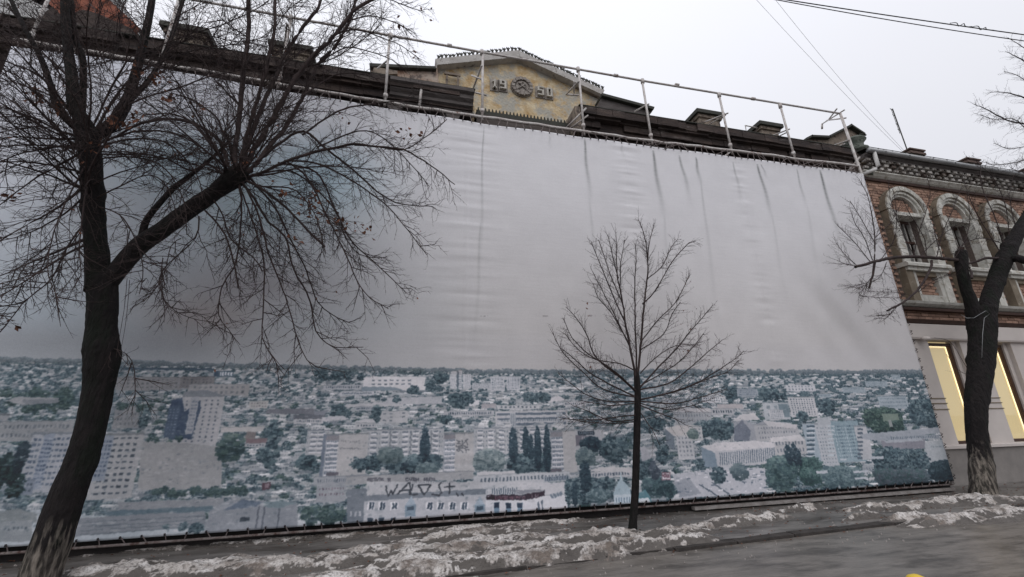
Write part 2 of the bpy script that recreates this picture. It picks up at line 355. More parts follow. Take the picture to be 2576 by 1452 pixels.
def mp(z):      # tracing coordinates of three detail crops -> photo points
    ox = {'A': 0, 'B': 789.2, 'C': 1578.4}[z]
    return lambda x, y: (ox + x * .4023, 868.1 + y * .4023)
def BR(z, x0, y0, x1, y1, c, *a, **k):
    f_ = mp(z); return bld(*f_(x0, y0), *f_(x1, y1), c, *a, **k)
def RR(z, x0, y0, x1, y1, c, a=1.): f_ = mp(z); return rect(*f_(x0, y0), *f_(x1, y1), c, a)
def PP(z, pts, c, a=1.): f_ = mp(z); poly([f_(*p) for p in pts], c, a)
def TT(z, x0, y0, x1, y1, pal=GR, dens=1., dab=5.): f_ = mp(z); tree(*f_(x0, y0), *f_(x1, y1), pal, dens, dab)
def GG(z, x0, y0, x1, y1, n, pal=GR, sz=(14, 30)): f_ = mp(z); grove(*f_(x0, y0), *f_(x1, y1), n, pal, sz)
DK = (64, 66, 76); BE = (146, 134, 130)
def dabs(n_, af):
    for _ in range(n_):
        t = rs.rand(); py = 920 + 420 * t ** 1.3; px = rs.uniform(-380, 2500)
        if py < hz(px) + 3 or py > 1378 - .07 * px - 6: continue
        x_, y_ = cpt(px, py); s_ = .7 + 2.2 * t; k_ = rs.rand()
        if k_ < .42: crect(x_, y_, x_ + s_ * rs.uniform(1, 5), y_ + s_ * rs.uniform(.5, 1.4), (178, 176, 178), .38 * af)
        elif k_ < .8: crect(x_, y_, x_ + s_ * rs.uniform(.8, 2.6), y_ + s_ * rs.uniform(.6, 2), (56, 68, 76), .4 * af)
        else: crect(x_, y_, x_ + s_ * rs.uniform(2, 8), y_ + s_ * rs.uniform(1, 2.4), (118, 116, 120), .35 * af)
dabs(16000, 1.)
# left third
for o_ in (-1000, 0): pass
RR('A', 200, 122, 1350, 132, (70, 84, 104)); RR('A', 760, 143, 1340, 160, (66, 80, 98)); RR('A', 1340, 165, 1460, 200, (60, 74, 96)); windows(RR('A', 1365, 168, 1460, 196, (72, 88, 106)), 5, 1, (172, 176, 184), .6, .9, 4)
BR('A', 740, 200, 1150, 285, (134, 118, 114), 12, 3, (112, 100, 98)); BR('A', 1130, 200, 1345, 275, (128, 106, 100), 8, 3, (106, 90, 88)); BR('A', 1180, 245, 1560, 320, (146, 132, 128), 10, 2, (116, 106, 106))
GG('A', 0, 250, 480, 440, 22, GN, (22, 44)); PP('A', [(30, 350), (110, 325), (370, 335), (365, 360), (140, 380)], (136, 126, 126)); PP('A', [(140, 345), (365, 340), (365, 362), (140, 380)], (118, 110, 112))
BR('A', -300, 430, 60, 900, (132, 122, 122), 8, 9, (92, 88, 96)); BR('A', 0, 480, 470, 600, (132, 122, 120), 16, 2, (100, 94, 98))
BR('A', 730, 380, 905, 520, (128, 116, 114), 6, 4, (104, 96, 98))
GG('A', 700, 360, 1060, 420, 8, GN, (12, 20)); TT('A', 880, 400, 950, 520)
# tower with its blue shaded flank
b = BR('A', 1140, 315, 1405, 640, (152, 142, 142)); windows(b, 6, 11, (96, 92, 104), .28, .45)
PP('A', [(1070, 350), (1140, 330), (1150, 420), (1250, 350), (1255, 400), (1195, 590), (1050, 590), (1048, 500)], (66, 74, 104)); windows(RR('A', 1060, 380, 1130, 580, (74, 82, 110)), 3, 9, (100, 108, 134), .5, .4)
PP('A', [(1150, 290), (1300, 285), (1405, 320), (1145, 325)], (118, 112, 116)); windows(RR('A', 1200, 325, 1245, 560, (140, 134, 140)), 2, 9, (112, 110, 124), .7, .4)
PP('A', [(880, 600), (1100, 610), (1390, 640), (1380, 900), (860, 910)], (140, 128, 124)); GG('A', 900, 560, 1180, 615, 6, GN, (10, 16))
b = BR('A', 205, 548, 465, 920, (142, 136, 142)); windows(b, 8, 9, (84, 88, 108), .62, .42); windows(RR('A', 280, 560, 345, 900, (122, 124, 142)), 3, 11, (84, 90, 116), .7, .4)
b = BR('A', 640, 555, 905, 960, (146, 136, 134)); windows(b, 5, 10, (78, 74, 82), .55, .36, 10, .1, .04)
windows(RR('A', 640, 570, 715, 850, (120, 122, 138)), 3, 9, (80, 84, 110), .6, .5)
BR('A', 110, 850, 220, 940, (112, 112, 128), 4, 2)
GG('A', -200, 640, 190, 980, 26, [(40, 56, 52), (50, 68, 60), (34, 46, 46), (60, 78, 66)], (30, 60)); TT('A', 120, 600, 205, 800, [(46, 54, 62), (54, 64, 70)])
TT('A', 1375, 545, 1540, 740, GN, 1.3); TT('A', 1670, 470, 1770, 780, GR, 1.2); RR('A', 1540, 540, 1600, 590, (136, 106, 96)); PP('A', [(1540, 590), (1670, 585), (1660, 615), (1530, 622)], (140, 88, 86)); BR('A', 1530, 618, 1660, 640, (150, 140, 142), 6, 1)
BR('A', 1380, 515, 1650, 545, (160, 148, 142)); BR('A', 1560, 350, 1675, 400, (160, 148, 140), 6, 2, (128, 110, 106))
PP('A', [(1680, 400), (1960, 400), (2000, 440), (1650, 430)], (112, 98, 104)); BR('A', 1840, 462, 2020, 495, (160, 152, 154), 14, 1); PP('A', [(1830, 440), (2040, 435), (2010, 465), (1835, 468)], (104, 92, 98))
for i in range(9): GG('A', 930 + i * 60, 880, 1080 + i * 60, 960, 3, GN, (14, 26))
PP('A', [(740, 985), (1400, 960), (1400, 1010), (740, 1050)], (126, 118, 120))
PP('A', [(625, 1042), (1330, 1008), (1335, 1040), (700, 1088)], (82, 98, 108)); PP('A', [(500, 1085), (1280, 1040), (1290, 1130), (300, 1215)], (120, 114, 118))
for i in range(4): PP('A', [(500, 1110 + 26 * i), (1280, 1070 + 22 * i), (1280, 1074 + 22 * i), (500, 1115 + 26 * i)], (94, 92, 100))
PP('A', [(-200, 1060), (20, 1040), (110, 1022), (230, 1060), (225, 1110), (-200, 1120)], (118, 114, 110)); PP('A', [(-200, 1120), (200, 1100), (200, 1230), (-200, 1240)], (124, 120, 120)); windows(RR('A', 10, 1130, 190, 1170, (124, 120, 120)), 6, 1, (84, 84, 92))
PP('A', [(1310, 1040), (1430, 970), (1860, 985), (1860, 1145), (1270, 1180)], (126, 120, 126)); PP('A', [(1390, 1040), (1510, 968), (1640, 985), (1600, 1010)], (88, 92, 112))
for xq in (1613, 1650, 1742): RR('A', xq, 1010, xq + 10, 1150, (96, 86, 94))
RR('A', 1500, 1080, 1560, 1105, (70, 66, 72)); PP('A', [(1640, 985), (1760, 975), (1860, 990), (1750, 1020), (1650, 1015)], (104, 118, 122))
RR('A', 1640, 862, 1692, 906, (116, 60, 66)); RR('A', 1655, 870, 1680, 898, (170, 120, 124), .6)
TT('A', 1880, 1010, 2040, 1120, GN); TT('A', 2000, 1000, 2160, 1115, GN)
GG('A', 950, 1110, 1300, 1180, 6, GR, (14, 24)); GG('A', 1600, 640, 1720, 760, 5, GR, (20, 36)); GG('A', 1850, 680, 2030, 800, 8, GR, (24, 40))
# middle third
BR('B', 313, 198, 697, 285, (176, 170, 172)); windows(RR('B', 350, 205, 620, 262, (176, 170, 172)), 7, 2, (96, 98, 110), .5, .38, 10, .02)
BR('B', 165, 290, 380, 318, (160, 158, 164), 18, 1, (88, 92, 104), fx=.6); PP('B', [(300, 262), (480, 262), (560, 285), (300, 290)], (112, 124, 136))
BR('B', 60, 250, 300, 282, (150, 146, 152), 18, 1); BR('B', 415, 328, 660, 372, (156, 150, 154)); GG('B', 420, 330, 560, 365, 9, GR, (8, 12)); BR('B', 655, 325, 800, 372, (150, 144, 148))
for r_ in ((853, 165, 895, 275), (905, 158, 925, 280), (930, 183, 982, 275)): BR('B', *r_, (162, 158, 162), 4, 9, (112, 112, 122), fx=.35)
RR('B', 893, 165, 908, 262, (92, 94, 104)); BR('B', 1103, 195, 1190, 290, (160, 156, 160), 8, 8, (86, 92, 104)); BR('B', 1205, 196, 1287, 285, (158, 154, 160), 8, 8, (86, 92, 104)); BR('B', 990, 240, 1105, 275, (152, 148, 152), 9, 2, (110, 110, 120))
BR('B', 1350, 280, 1400, 305, LW[0], 4, 1); BR('B', 1530, 262, 1690, 278, LW[2]); BR('B', 1480, 300, 1800, 312, LW[1]); PP('B', [(1440, 340), (1530, 318), (1580, 345), (1440, 365)], (168, 160, 164)); BR('B', 1560, 355, 1700, 385, (158, 150, 152), 10, 1)
PP('B', [(930, 350), (1030, 345), (1035, 375), (960, 385)], (172, 168, 172)); BR('B', 1050, 368, 1140, 395, (150, 132, 134)); BR('B', 1145, 378, 1410, 402, (160, 154, 156), 9, 1)
b = BR('B', 1135, 412, 1585, 520, (158, 150, 152))
for yy in (428, 460, 492): RR('B', 1145, yy, 1575, yy + 11, (90, 94, 108)); 
windows(RR('B', 1140, 470, 1580, 482, (150, 146, 150)), 30, 1, (104, 106, 118), .5, .8)
for x0_ in (1225, 1515): windows(RR('B', x0_, 425, x0_ + 38, 515, (150, 148, 152)), 5, 1, (104, 104, 116), .4, 1.)
BR('B', 815, 415, 1130, 445, (150, 142, 146), 20, 1); BR('B', 415, 415, 590, 490, (156, 148, 148), 4, 3, (110, 106, 112), skip=.4); PP('B', [(200, 370), (420, 366), (560, 372), (545, 385), (190, 392)], (162, 154, 156)); BR('B', 260, 385, 360, 412, (144, 140, 146), 8, 1)
TT('B', 110, 380, 210, 460, GR, 1.3); TT('B', 370, 375, 420, 490, GR, 1.2); PP('B', [(0, 415), (95, 410), (60, 440), (0, 440)], (118, 110, 120)); PP('B', [(50, 450), (190, 445), (220, 470), (50, 480)], (158, 152, 156))
PP('B', [(255, 480), (310, 462), (370, 465), (390, 492), (255, 500)], (164, 158, 160)); BR('B', 260, 490, 385, 520, (156, 148, 150), 6, 1)
GG('B', 780, 440, 880, 500, 5, GR, (16, 26)); GG('B', 820, 290, 1010, 400, 14, GR, (12, 28)); GG('B', 1280, 290, 1500, 370, 10, GR, (14, 26)); GG('B', 690, 160, 850, 300, 14, GR, (12, 26)); GG('B', 560, 250, 660, 320, 4, GR, (14, 24))
for i in range(60):      # jumble of light roofs between the modern block and the five-storey row
    x_ = U(380, 1700); y_ = U(488, 530); PP('B', [(x_, y_), (x_ + U(20, 60), y_ - U(0, 8)), (x_ + U(30, 70), y_ + 10), (x_ + 4, y_ + 12)], np.array(LW[int(R() * 7)]) * U(.8, 1.08))
# five-storey rows
def slab(x0, y0, x1, y1, n, base=(150, 144, 146)):
    b = BR('B', x0, y0, x1, y1, base); u0_, v0, u1, v1 = b
    windows(b, n, 5, (98, 100, 112), .3, .4, 8, .01, .06)
    k = 0
    for q in np.arange(u0_ + 8, u1 - 12, (u1 - u0_) / max(3, n / 4)):
        for j in range(5):
            yy = v0 + (v1 - v0) * (.08 + .18 * j); crect(q, yy, q + 11, yy + (v1 - v0) * .11, (104, 102, 112)); crect(q - 1, yy - 1, q + 12, yy + (v1 - v0) * .05, (172, 168, 172))
        if k % 2: crect(q + 16, v0 + 2, q + 27, v1 - 4, (116, 110, 114)); [crect(q + 18, v0 + (v1 - v0) * (.1 + .18 * j), q + 25, v0 + (v1 - v0) * (.2 + .18 * j), (150, 146, 146)) for j in range(5)]
        k += 1
    crect(u0_, v1 - 2, u1, v1, (118, 112, 118))
slab(-40, 532, 100, 690, 10); slab(335, 530, 815, 700, 30); slab(1000, 522, 1490, 680, 30)
def endtower(x0, x1, y0, y1, xb):
    BR('B', x0, y0, x1, y1, (158, 146, 142)); b = RR('B', x0, y0 + 5, xb, y1, (138, 134, 142)); u0_, v0, u1, v1 = b
    RR('B', x0, y0 + 8, xb, y0 + 42, (130, 110, 112))
    for j in range(8):
        yy = v0 + (v1 - v0) * (.06 + .105 * j); crect(u0_ + 3, yy, u1 - 1, yy + (v1 - v0) * .045, (100, 102, 116)); crect(u0_ + 2, yy - 3, u1, yy, (174, 170, 176)); windows((u0_ + 3, yy, u1 - 1, yy + (v1 - v0) * .045), 5, 1, (160, 158, 166), .3, .8)
    RR('B', x0, y1 - 24, xb - 4, y1 - 6, (108, 82, 88)); crect(b[0], b[3] - 3, b[2], b[3], (112, 108, 116))
endtower(80, 340, 555, 822, 158); endtower(812, 1000, 548, 822, 882); endtower(1478, 1632, 535, 800, 1552)
RR('B', 60, 560, 80, 822, (102, 104, 122))
# trees at their feet
GG('B', 225, 690, 810, 800, 40, GR, (22, 44)); GG('B', 400, 640, 560, 740, 8, [(92, 104, 100), (78, 92, 90), (104, 114, 108)], (26, 44)); GG('B', 640, 740, 780, 822, 8, [(104, 118, 116), (88, 102, 100), (70, 84, 86)], (22, 36))
GG('B', 1000, 650, 1220, 790, 16, [(112, 122, 118), (96, 108, 106), (78, 92, 92), (124, 132, 128)], (26, 48)); GG('B', 1210, 690, 1480, 800, 22, GR, (24, 46))
PO = [(50, 66, 76), (60, 76, 84), (42, 56, 68)]
for x0_, x1_, y0_, y1_ in ((672, 722, 515, 730), (1222, 1268, 518, 740), (1304, 1340, 512, 700), (1378, 1412, 503, 790), (1436, 1472, 500, 805), (1342, 1368, 560, 720)): TT('B', x0_, y0_, x1_, y1_, PO, 1.7, 3.5); TT('B', x0_ - 4, y0_ + 70, x1_ + 4, y1_, PO, 1.5, 4)
BR('B', 1632, 530, 1810, 650, (152, 146, 148)); windows(RR('B', 1650, 540, 1752, 564, DK), 9, 1, (128, 128, 138), .25, .8); RR('B', 1634, 568, 1700, 632, (116, 92, 100)); windows(RR('B', 1670, 572, 1740, 590, (124, 104, 110)), 5, 1, (160, 140, 144))
GG('B', 1660, 580, 1800, 680, 9, PO, (30, 50)); GG('B', 1780, 580, 1970, 750, 16, GR, (36, 60)); GG('B', 1630, 645, 1760, 760, 10, [(108, 120, 116), (92, 106, 104), (76, 90, 92)], (26, 46))
BR('B', 1700, 795, 1990, 832, (164, 156, 158), 14, 1, (92, 94, 108), fx=.6); PP('B', [(1690, 790), (1800, 765), (1990, 765), (1990, 800)], (168, 160, 160))
PP('B', [(1020, 795), (1255, 788), (1255, 822), (1020, 830)], (168, 160, 162)); BR('B', 1000, 818, 1600, 868, (158, 154, 158), 24, 1, (96, 98, 110), fx=.5); RR('B', 1435, 825, 1540, 850, (84, 90, 108)); windows(RR('B', 1435, 825, 1600, 852, (132, 134, 144)), 14, 1, (72, 78, 98), .5, .9)
BR('B', 0, 828, 330, 870, (140, 134, 138), 22, 1, (104, 100, 110)); GG('B', 0, 870, 210, 990, 4, GR, (20, 32)); RR('B', 20, 868, 205, 985, (140, 132, 136)); windows(RR('B', 20, 880, 205, 960, (136, 130, 134)), 9, 2, (128, 84, 92))
BR('B', 200, 825, 1000, 858, (146, 134, 132)); PP('B', [(330, 858), (1070, 858), (1075, 950), (330, 955)], (160, 154, 156)); PP('B', [(1050, 858), (1590, 862), (1585, 960), (1060, 958)], (164, 160, 164))
PP('B', [(205, 905), (330, 900), (330, 950), (320, 1120), (205, 1120)], (112, 108, 116)); windows(RR('B', 215, 1020, 310, 1100, (112, 108, 116)), 3, 1, (158, 154, 162))
BR('B', 318, 945, 1090, 1110, (156, 152, 158)); BR('B', 1075, 965, 1585, 1080, (172, 170, 176)); RR('B', 318, 945, 1075, 955, (112, 108, 116))
for x_ in (335, 405, 480, 700, 768, 842, 918): 
    RR('B', x_, 985, x_ + 46, 1032, (188, 184, 190)); PP('B', [(x_ + 5, 1030), (x_ + 14, 987), (x_ + 26, 987), (x_ + 20, 1030)], (66, 70, 86)); PP('B', [(x_ + 24, 1030), (x_ + 30, 987), (x_ + 43, 987), (x_ + 38, 1030)], (74, 78, 94))
for x_ in (335, 405, 480): RR('B', x_, 1084, x_ + 32, 1106, (66, 70, 86))
for x_, w_ in ((572, 64), (1003, 66)): PP('B', [(x_, 1005), (x_ + w_ * .6, 945), (x_ + w_, 1005)], (128, 146, 166)); RR('B', x_, 1003, x_ + w_, 1075 if x_ < 900 else 1048, (104, 126, 148)); RR('B', x_ + 12, 1012, x_ + w_ - 12, 1035, (64, 74, 92))
for x_ in (1128, 1200, 1272): RR('B', x_, 990, x_ + 32, 1052, (92, 124, 156)); RR('B', x_, 990, x_ + 30, 1022, (52, 60, 82))
PP('B', [(1396, 985), (1408, 975), (1412, 1030), (1400, 1034)], (90, 92, 108)); PP('B', [(1420, 980), (1430, 970), (1434, 1028), (1424, 1030)], (90, 92, 108))
for i in range(4): PP('B', [(1472 + i * 20, 940 - i * 6), (1486 + i * 20, 934 - i * 6), (1504 + i * 18, 956 - i * 6), (1490 + i * 18, 964 - i * 6)], (100, 108, 126))
for x_ in range(1112, 1270, 14): RR('B', x_, 890 + (x_ % 28) * .5, x_ + 6, 935, (80, 88, 104))
PP('B', [(1078, 940), (1290, 935), (1442, 908), (1442, 946), (1326, 972), (1080, 972)], (78, 40, 48)); PP('B', [(1240, 935), (1435, 906), (1438, 914), (1290, 940)], (150, 140, 146)); PP('B', [(1210, 912), (1420, 905), (1436, 912), (1290, 934)], (126, 116, 122))
GG('B', 1560, 830, 2000, 1000, 34, GR, (24, 44)); TT('B', 1660, 725, 1722, 930, PO, 1.6); TT('B', 1612, 850, 1640, 1010, PO, 1.4); TT('B', 1566, 835, 1600, 1010, GR, 1.4); GG('B', 1690, 900, 1860, 1010, 12, [(104, 122, 122), (84, 102, 104), (70, 88, 92)], (20, 34))
PP('B', [(1876, 915), (1890, 880), (1915, 835), (1945, 860), (1978, 905), (1985, 940), (1870, 940)], (128, 158, 172)); PP('B', [(1912, 845), (1918, 790), (1930, 850)], (138, 164, 176)); RR('B', 1872, 940, 1990, 998, (150, 170, 184)); windows(RR('B', 1876, 950, 1986, 995, (150, 172, 186)), 6, 1, (84, 116, 146), .4, .7)
GG('B', 380, 150, 690, 200, 14, GR, (8, 16)); GG('B', 0, 140, 320, 240, 22, GR, (10, 22))
GG('B', 10, 1030, 200, 1120, 10, GN, (22, 34))
# right third
BR('C', 465, 322, 580, 362, (164, 160, 164), 8, 2, DK); BR('C', 985, 250, 1170, 290, (160, 156, 160), 8, 2, (112, 114, 124)); BR('C', 840, 360, 1000, 470, (148, 148, 152), 3, 2, (120, 124, 130)); RR('C', 940, 370, 1000, 455, (104, 116, 122))
b = BR('C', 1000, 325, 1165, 452, (160, 152, 152)); windows(b, 9, 8, (84, 86, 100), .4, .42); GG('C', 1050, 415, 1110, 455, 3); BR('C', 880, 405, 970, 470, (158, 152, 154), 7, 5, (104, 106, 118))
GG('C', 780, 270, 990, 350, 16, GR, (16, 30)); GG('C', 600, 250, 700, 370, 10, GR, (12, 22)); BR('C', 680, 275, 810, 320, (126, 128, 138), 12, 3, (100, 104, 116))
for q in ((1205, 238, 1270, 250), (1480, 225, 1620, 262), (1340, 265, 1480, 300), (1560, 320, 1740, 400), (1190, 305, 1270, 330), (1645, 185, 1700, 218), (1790, 392, 1900, 408), (1640, 250, 1700, 262), (1700, 545, 1750, 560)): BR('C', *q, (128, 138, 146), max(3, int((q[2] - q[0]) / 10)), 3 if q[3] - q[1] > 30 else 1, (92, 104, 114))
GG('C', 1170, 330, 1300, 470, 9, GR, (18, 32)); GG('C', 1460, 390, 1720, 560, 42, [(56, 78, 64), (70, 94, 72), (46, 62, 58), (88, 108, 80)], (22, 42)); PP('C', [(1590, 430), (1690, 430), (1700, 470), (1600, 480)], (112, 122, 92)); RR('C', 1628, 470, 1648, 515, (128, 122, 112)); GG('C', 1740, 330, 1960, 520, 22, GR, (26, 46))
GG('C', 100, 440, 240, 560, 10, GR, (20, 34)); BR('C', 290, 420, 520, 500, (142, 136, 138), 12, 2, (120, 114, 120)); PP('C', [(290, 420), (330, 395), (500, 395), (620, 420)], (164, 152, 152)); GG('C', 390, 470, 660, 600, 32, GR, (26, 44)); BR('C', 560, 370, 720, 400, (160, 140, 138)); BR('C', 520, 400, 660, 440, (152, 144, 146), 8, 1)
PP('C', [(700, 440), (790, 425), (830, 470), (660, 475)], (166, 156, 156))
BR('C', 300, 560, 400, 720, (158, 152, 154), 4, 5, (120, 116, 124)); PP('C', [(235, 525), (310, 502), (460, 505), (380, 565), (290, 572)], (168, 154, 148)); PP('C', [(235, 525), (290, 572), (290, 660), (240, 610)], (104, 106, 118)); BR('C', 380, 510, 462, 600, (158, 150, 148), 3, 3, (120, 118, 124)); GG('C', 370, 520, 430, 620, 4, [(104, 116, 100), (84, 98, 90)], (16, 28))
PP('C', [(665, 490), (720, 468), (790, 500), (860, 475), (880, 500), (880, 600), (665, 600)], (136, 128, 134)); PP('C', [(665, 520), (715, 470), (770, 540), (760, 600), (665, 600)], (104, 98, 112)); BR('C', 790, 500, 1060, 600, (152, 142, 142), 14, 3, (118, 110, 116)); PP('C', [(840, 470), (1060, 500), (1050, 525), (880, 510)], (168, 158, 158))
BR('C', 880, 590, 1110, 690, (156, 146, 144), 10, 2, (104, 100, 110)); PP('C', [(890, 580), (1080, 562), (1110, 600), (900, 610)], (170, 162, 162))
PP('C', [(462, 640), (560, 612), (800, 600), (920, 615), (920, 660), (550, 680)], (170, 162, 164)); PP('C', [(462, 640), (555, 680), (565, 770), (470, 760)], (108, 124, 142))
PP('C', [(545, 665), (920, 640), (925, 740), (565, 772)], (156, 150, 154))
for i in range(26):
    x_ = 575 + i * 13.5; PP('C', [(x_, 676 - i * 1.3), (x_ + 6, 675.5 - i * 1.3), (x_ + 8, 752 - i * 1.1), (x_ + 3, 754 - i * 1.1)], (88, 96, 112))
b = BR('C', 1090, 492, 1270, 775, (152, 150, 154)); windows(b, 9, 11, (112, 118, 128), .4, .4); b = RR('C', 1090, 495, 1165, 770, (128, 142, 154))
for j in range(9): RR('C', 1118, 505 + j * 29, 1168, 518 + j * 29, (74, 86, 100)); RR('C', 1118, 518 + j * 29, 1172, 525 + j * 29, (160, 166, 174))
b = RR('C', 1262, 480, 1440, 735, (110, 134, 144)); windows(b, 11, 10, (62, 80, 96), .55, .45); windows(b, 11, 1, (138, 158, 166), .2, .96)
RR('C', 1180, 455, 1262, 500, (148, 146, 150)); b = BR('C', 1412, 505, 1490, 720, (154, 148, 150))
for j in range(8): RR('C', 1436, 522 + j * 26, 1470, 534 + j * 26, (86, 88, 100)); RR('C', 1250, 505 + j * 26, 1292, 514 + j * 26, (150, 162, 168))
PP('C', [(1450, 560), (1620, 545), (1960, 515), (1985, 545), (1600, 600), (1480, 590)], (134, 132, 140)); windows(RR('C', 1620, 572, 1950, 592, (128, 128, 136)), 26, 1, (92, 96, 108), .4, .8); PP('C', [(1585, 600), (1860, 590), (1860, 650), (1600, 655)], (126, 108, 116)); PP('C', [(1600, 600), (1830, 580), (1850, 600), (1620, 615)], (140, 138, 146))
PP('C', [(1860, 610), (1985, 590), (2010, 725), (1880, 742), (1855, 690)], (142, 142, 144)); windows(RR('C', 1880, 625, 1975, 650, (140, 142, 146)), 9, 1, (104, 112, 118))
PP('C', [(280, 810), (620, 765), (860, 770), (870, 920), (330, 962)], (156, 152, 160)); PP('C', [(440, 872), (450, 870), (570, 945), (560, 948)], (88, 88, 102)); PP('C', [(520, 862), (530, 860), (640, 930), (628, 936)], (96, 96, 108)); PP('C', [(290, 860), (380, 830), (460, 930), (330, 955)], (134, 130, 140))
for _ in range(70):
    x_ = U(300, 860); y_ = U(770, 925); w_ = U(8, 26); RR('C', x_, y_, x_ + w_, y_ + 6, [(92, 96, 112), (178, 176, 184), (124, 124, 136)][int(R() * 3)])
for x_, y_ in ((412, 740), (545, 770), (1705, 680), (200, 640)): RR('C', x_, y_, x_ + 3, y_ + 80, (92, 98, 110))
GG('C', 0, 700, 180, 850, 14, GR, (22, 40)); GG('C', 80, 830, 300, 960, 16, [(60, 84, 84), (76, 100, 96), (54, 70, 76)], (26, 44)); TT('C', 130, 725, 195, 840, [(70, 70, 84), (82, 80, 92)], 1.5); PP('C', [(75, 640), (165, 620), (200, 690), (90, 730)], (150, 142, 148)); PP('C', [(60, 935), (110, 905), (135, 945), (150, 985), (60, 985)], (64, 124, 134)); PP('C', [(70, 960), (130, 955), (142, 985), (72, 985)], (168, 178, 186))
for i in range(16): x_ = 60 + i * 9; PP('C', [(x_, 560 + i * 14), (x_ + 60, 552 + i * 14), (x_ + 66, 562 + i * 14), (x_ + 4, 572 + i * 14)], np.array(LW[i % 7]) * .92); 
GG('C', 170, 620, 260, 760, 10, GR, (16, 28)); TT('C', 512, 770, 610, 865, GR, 1.3); TT('C', 640, 740, 745, 850, [(92, 104, 104), (74, 88, 92)], 1.3); GG('C', 420, 700, 480, 790, 4, GR, (16, 24))
GG('C', 855, 690, 1060, 900, 40, [(70, 94, 86), (56, 76, 74), (84, 110, 98), (64, 88, 88)], (34, 56)); GG('C', 1050, 700, 1220, 900, 26, [(60, 92, 78), (50, 72, 68), (78, 108, 92)], (30, 50)); TT('C', 975, 625, 1015, 750, PO, 1.5); TT('C', 1015, 610, 1050, 760, PO, 1.5); TT('C', 1052, 650, 1075, 760, PO, 1.5)
GG('C', 1200, 760, 1480, 905, 34, [(84, 104, 104), (66, 84, 88), (98, 118, 114)], (26, 46)); GG('C', 1500, 640, 1880, 800, 44, GR, (26, 46)); GG('C', 1500, 780, 1880, 880, 30, [(76, 84, 88), (62, 74, 76), (84, 78, 84), (60, 84, 76)], (26, 44)); GG('C', 1870, 725, 2060, 860, 26, [(48, 62, 68), (58, 74, 78), (40, 52, 60)], (26, 46))
for q in ((1410, 790, 1500, 800), (1520, 700, 1600, 716), (1180, 790, 1250, 806), (1420, 830, 1500, 842), (1330, 715, 1370, 724)): RR('C', *q, (150, 152, 160))
PP('C', [(212, 797), (266, 795), (270, 845), (214, 848)], (150, 74, 84)); PP('C', [(218, 803), (261, 801), (264, 840), (220, 842)], (178, 168, 176))
# strokes: signs and graffiti
def stroke(pts, w, c, a=1.):
    q = [cpt(*p) for p in pts]
    for i in range(len(q) - 1):
        (xa, ya), (xb, yb) = q[i], q[i + 1]; L_ = math.hypot(xb - xa, yb - ya) + 1e-6; nx_, ny_ = -(yb - ya) / L_ * w / 2, (xb - xa) / L_ * w / 2
        ex, ey = (xb - xa) / L_ * w / 3, (yb - ya) / L_ * w / 3
        poly([(xa + nx_ - ex, ya + ny_ - ey), (xb + nx_ + ex, yb + ny_ + ey), (xb - nx_ + ex, yb - ny_ + ey), (xa - nx_ - ex, ya - ny_ - ey)], c, a, raw=True)
def SS(z, pts, w, c, a=1.): f_ = mp(z); stroke([f_(*p) for p in pts], w, c, a)
LET = {'О': [[(.15, 0), (.85, 0), (.85, 1), (.15, 1), (.15, 0)]], 'Б': [[(.85, 0), (.15, 0), (.15, 1), (.85, 1), (.85, .45), (.15, .45)]], 'Л': [[(.1, 1), (.35, 0), (.85, 0), (.85, 1)]],
       'Е': [[(.85, 0), (.15, 0), (.15, 1), (.85, 1)], [(.15, .5), (.7, .5)]], 'Н': [[(.15, 0), (.15, 1)], [(.85, 0), (.85, 1)], [(.15, .5), (.85, .5)]], 'Р': [[(.15, 1), (.15, 0), (.85, 0), (.85, .5), (.15, .5)]],
       'Г': [[(.15, 1), (.15, 0), (.85, 0)]], 'С': [[(.85, 0), (.15, 0), (.15, 1), (.85, 1)]], 'А': [[(.1, 1), (.5, 0), (.9, 1)], [(.25, .65), (.75, .65)]], 'З': [[(.15, 0), (.85, 0), (.85, 1), (.15, 1)], [(.35, .5), (.85, .5)]],
       'Т': [[(.1, 0), (.9, 0)], [(.5, 0), (.5, 1)]], 'М': [[(.1, 1), (.1, 0), (.5, .6), (.9, 0), (.9, 1)]], 'И': [[(.15, 0), (.15, 1), (.85, 0), (.85, 1)]], 'В': [[(.15, 0), (.15, 1), (.85, 1), (.85, .5), (.15, .5)], [(.15, 0), (.75, 0), (.75, .5)]], 'Ь': [[(.15, 0), (.15, 1), (.8, 1), (.8, .5), (.15, .5)]], ' ': []}
def text(z, s, x0, x1, y0, y1, w, c, dy=0, a=1.):
    n = len(s); cw_ = (x1 - x0) / n
    for i, ch in enumerate(s):
        for st in LET[ch]: SS(z, [(x0 + (i + .08 + .84 * p[0]) * cw_, y0 + p[1] * (y1 - y0) + dy * i) for p in st], w, c, a)
text('B', 'ОБЛЕНЕРГО', 1132, 1322, 948, 966, 1.5, (146, 60, 72))
SS('B', [(1090, 952), (1104, 944)], 1.5, (190, 170, 176)); 
for x_ in (1362, 1384, 1400): SS('B', [(x_, 935), (x_, 958)], 2, (150, 90, 100), .7)
text('B', 'МЕБЛИ И', 334, 480, 836, 852, 2.2, (104, 84, 88)); text('B', 'САЛОН', 572, 655, 834, 850, 2.2, (100, 82, 86)); text('B', 'ЗЛАТО', 682, 758, 834, 850, 2.2, (100, 82, 86))
for i in range(22): x_ = 600 + i * 13; SS('B', [(x_, 852 + U(0, 6)), (x_ + U(0, 6), 866)], 1.6, (116, 98, 104), .7)
GC = (66, 52, 54)
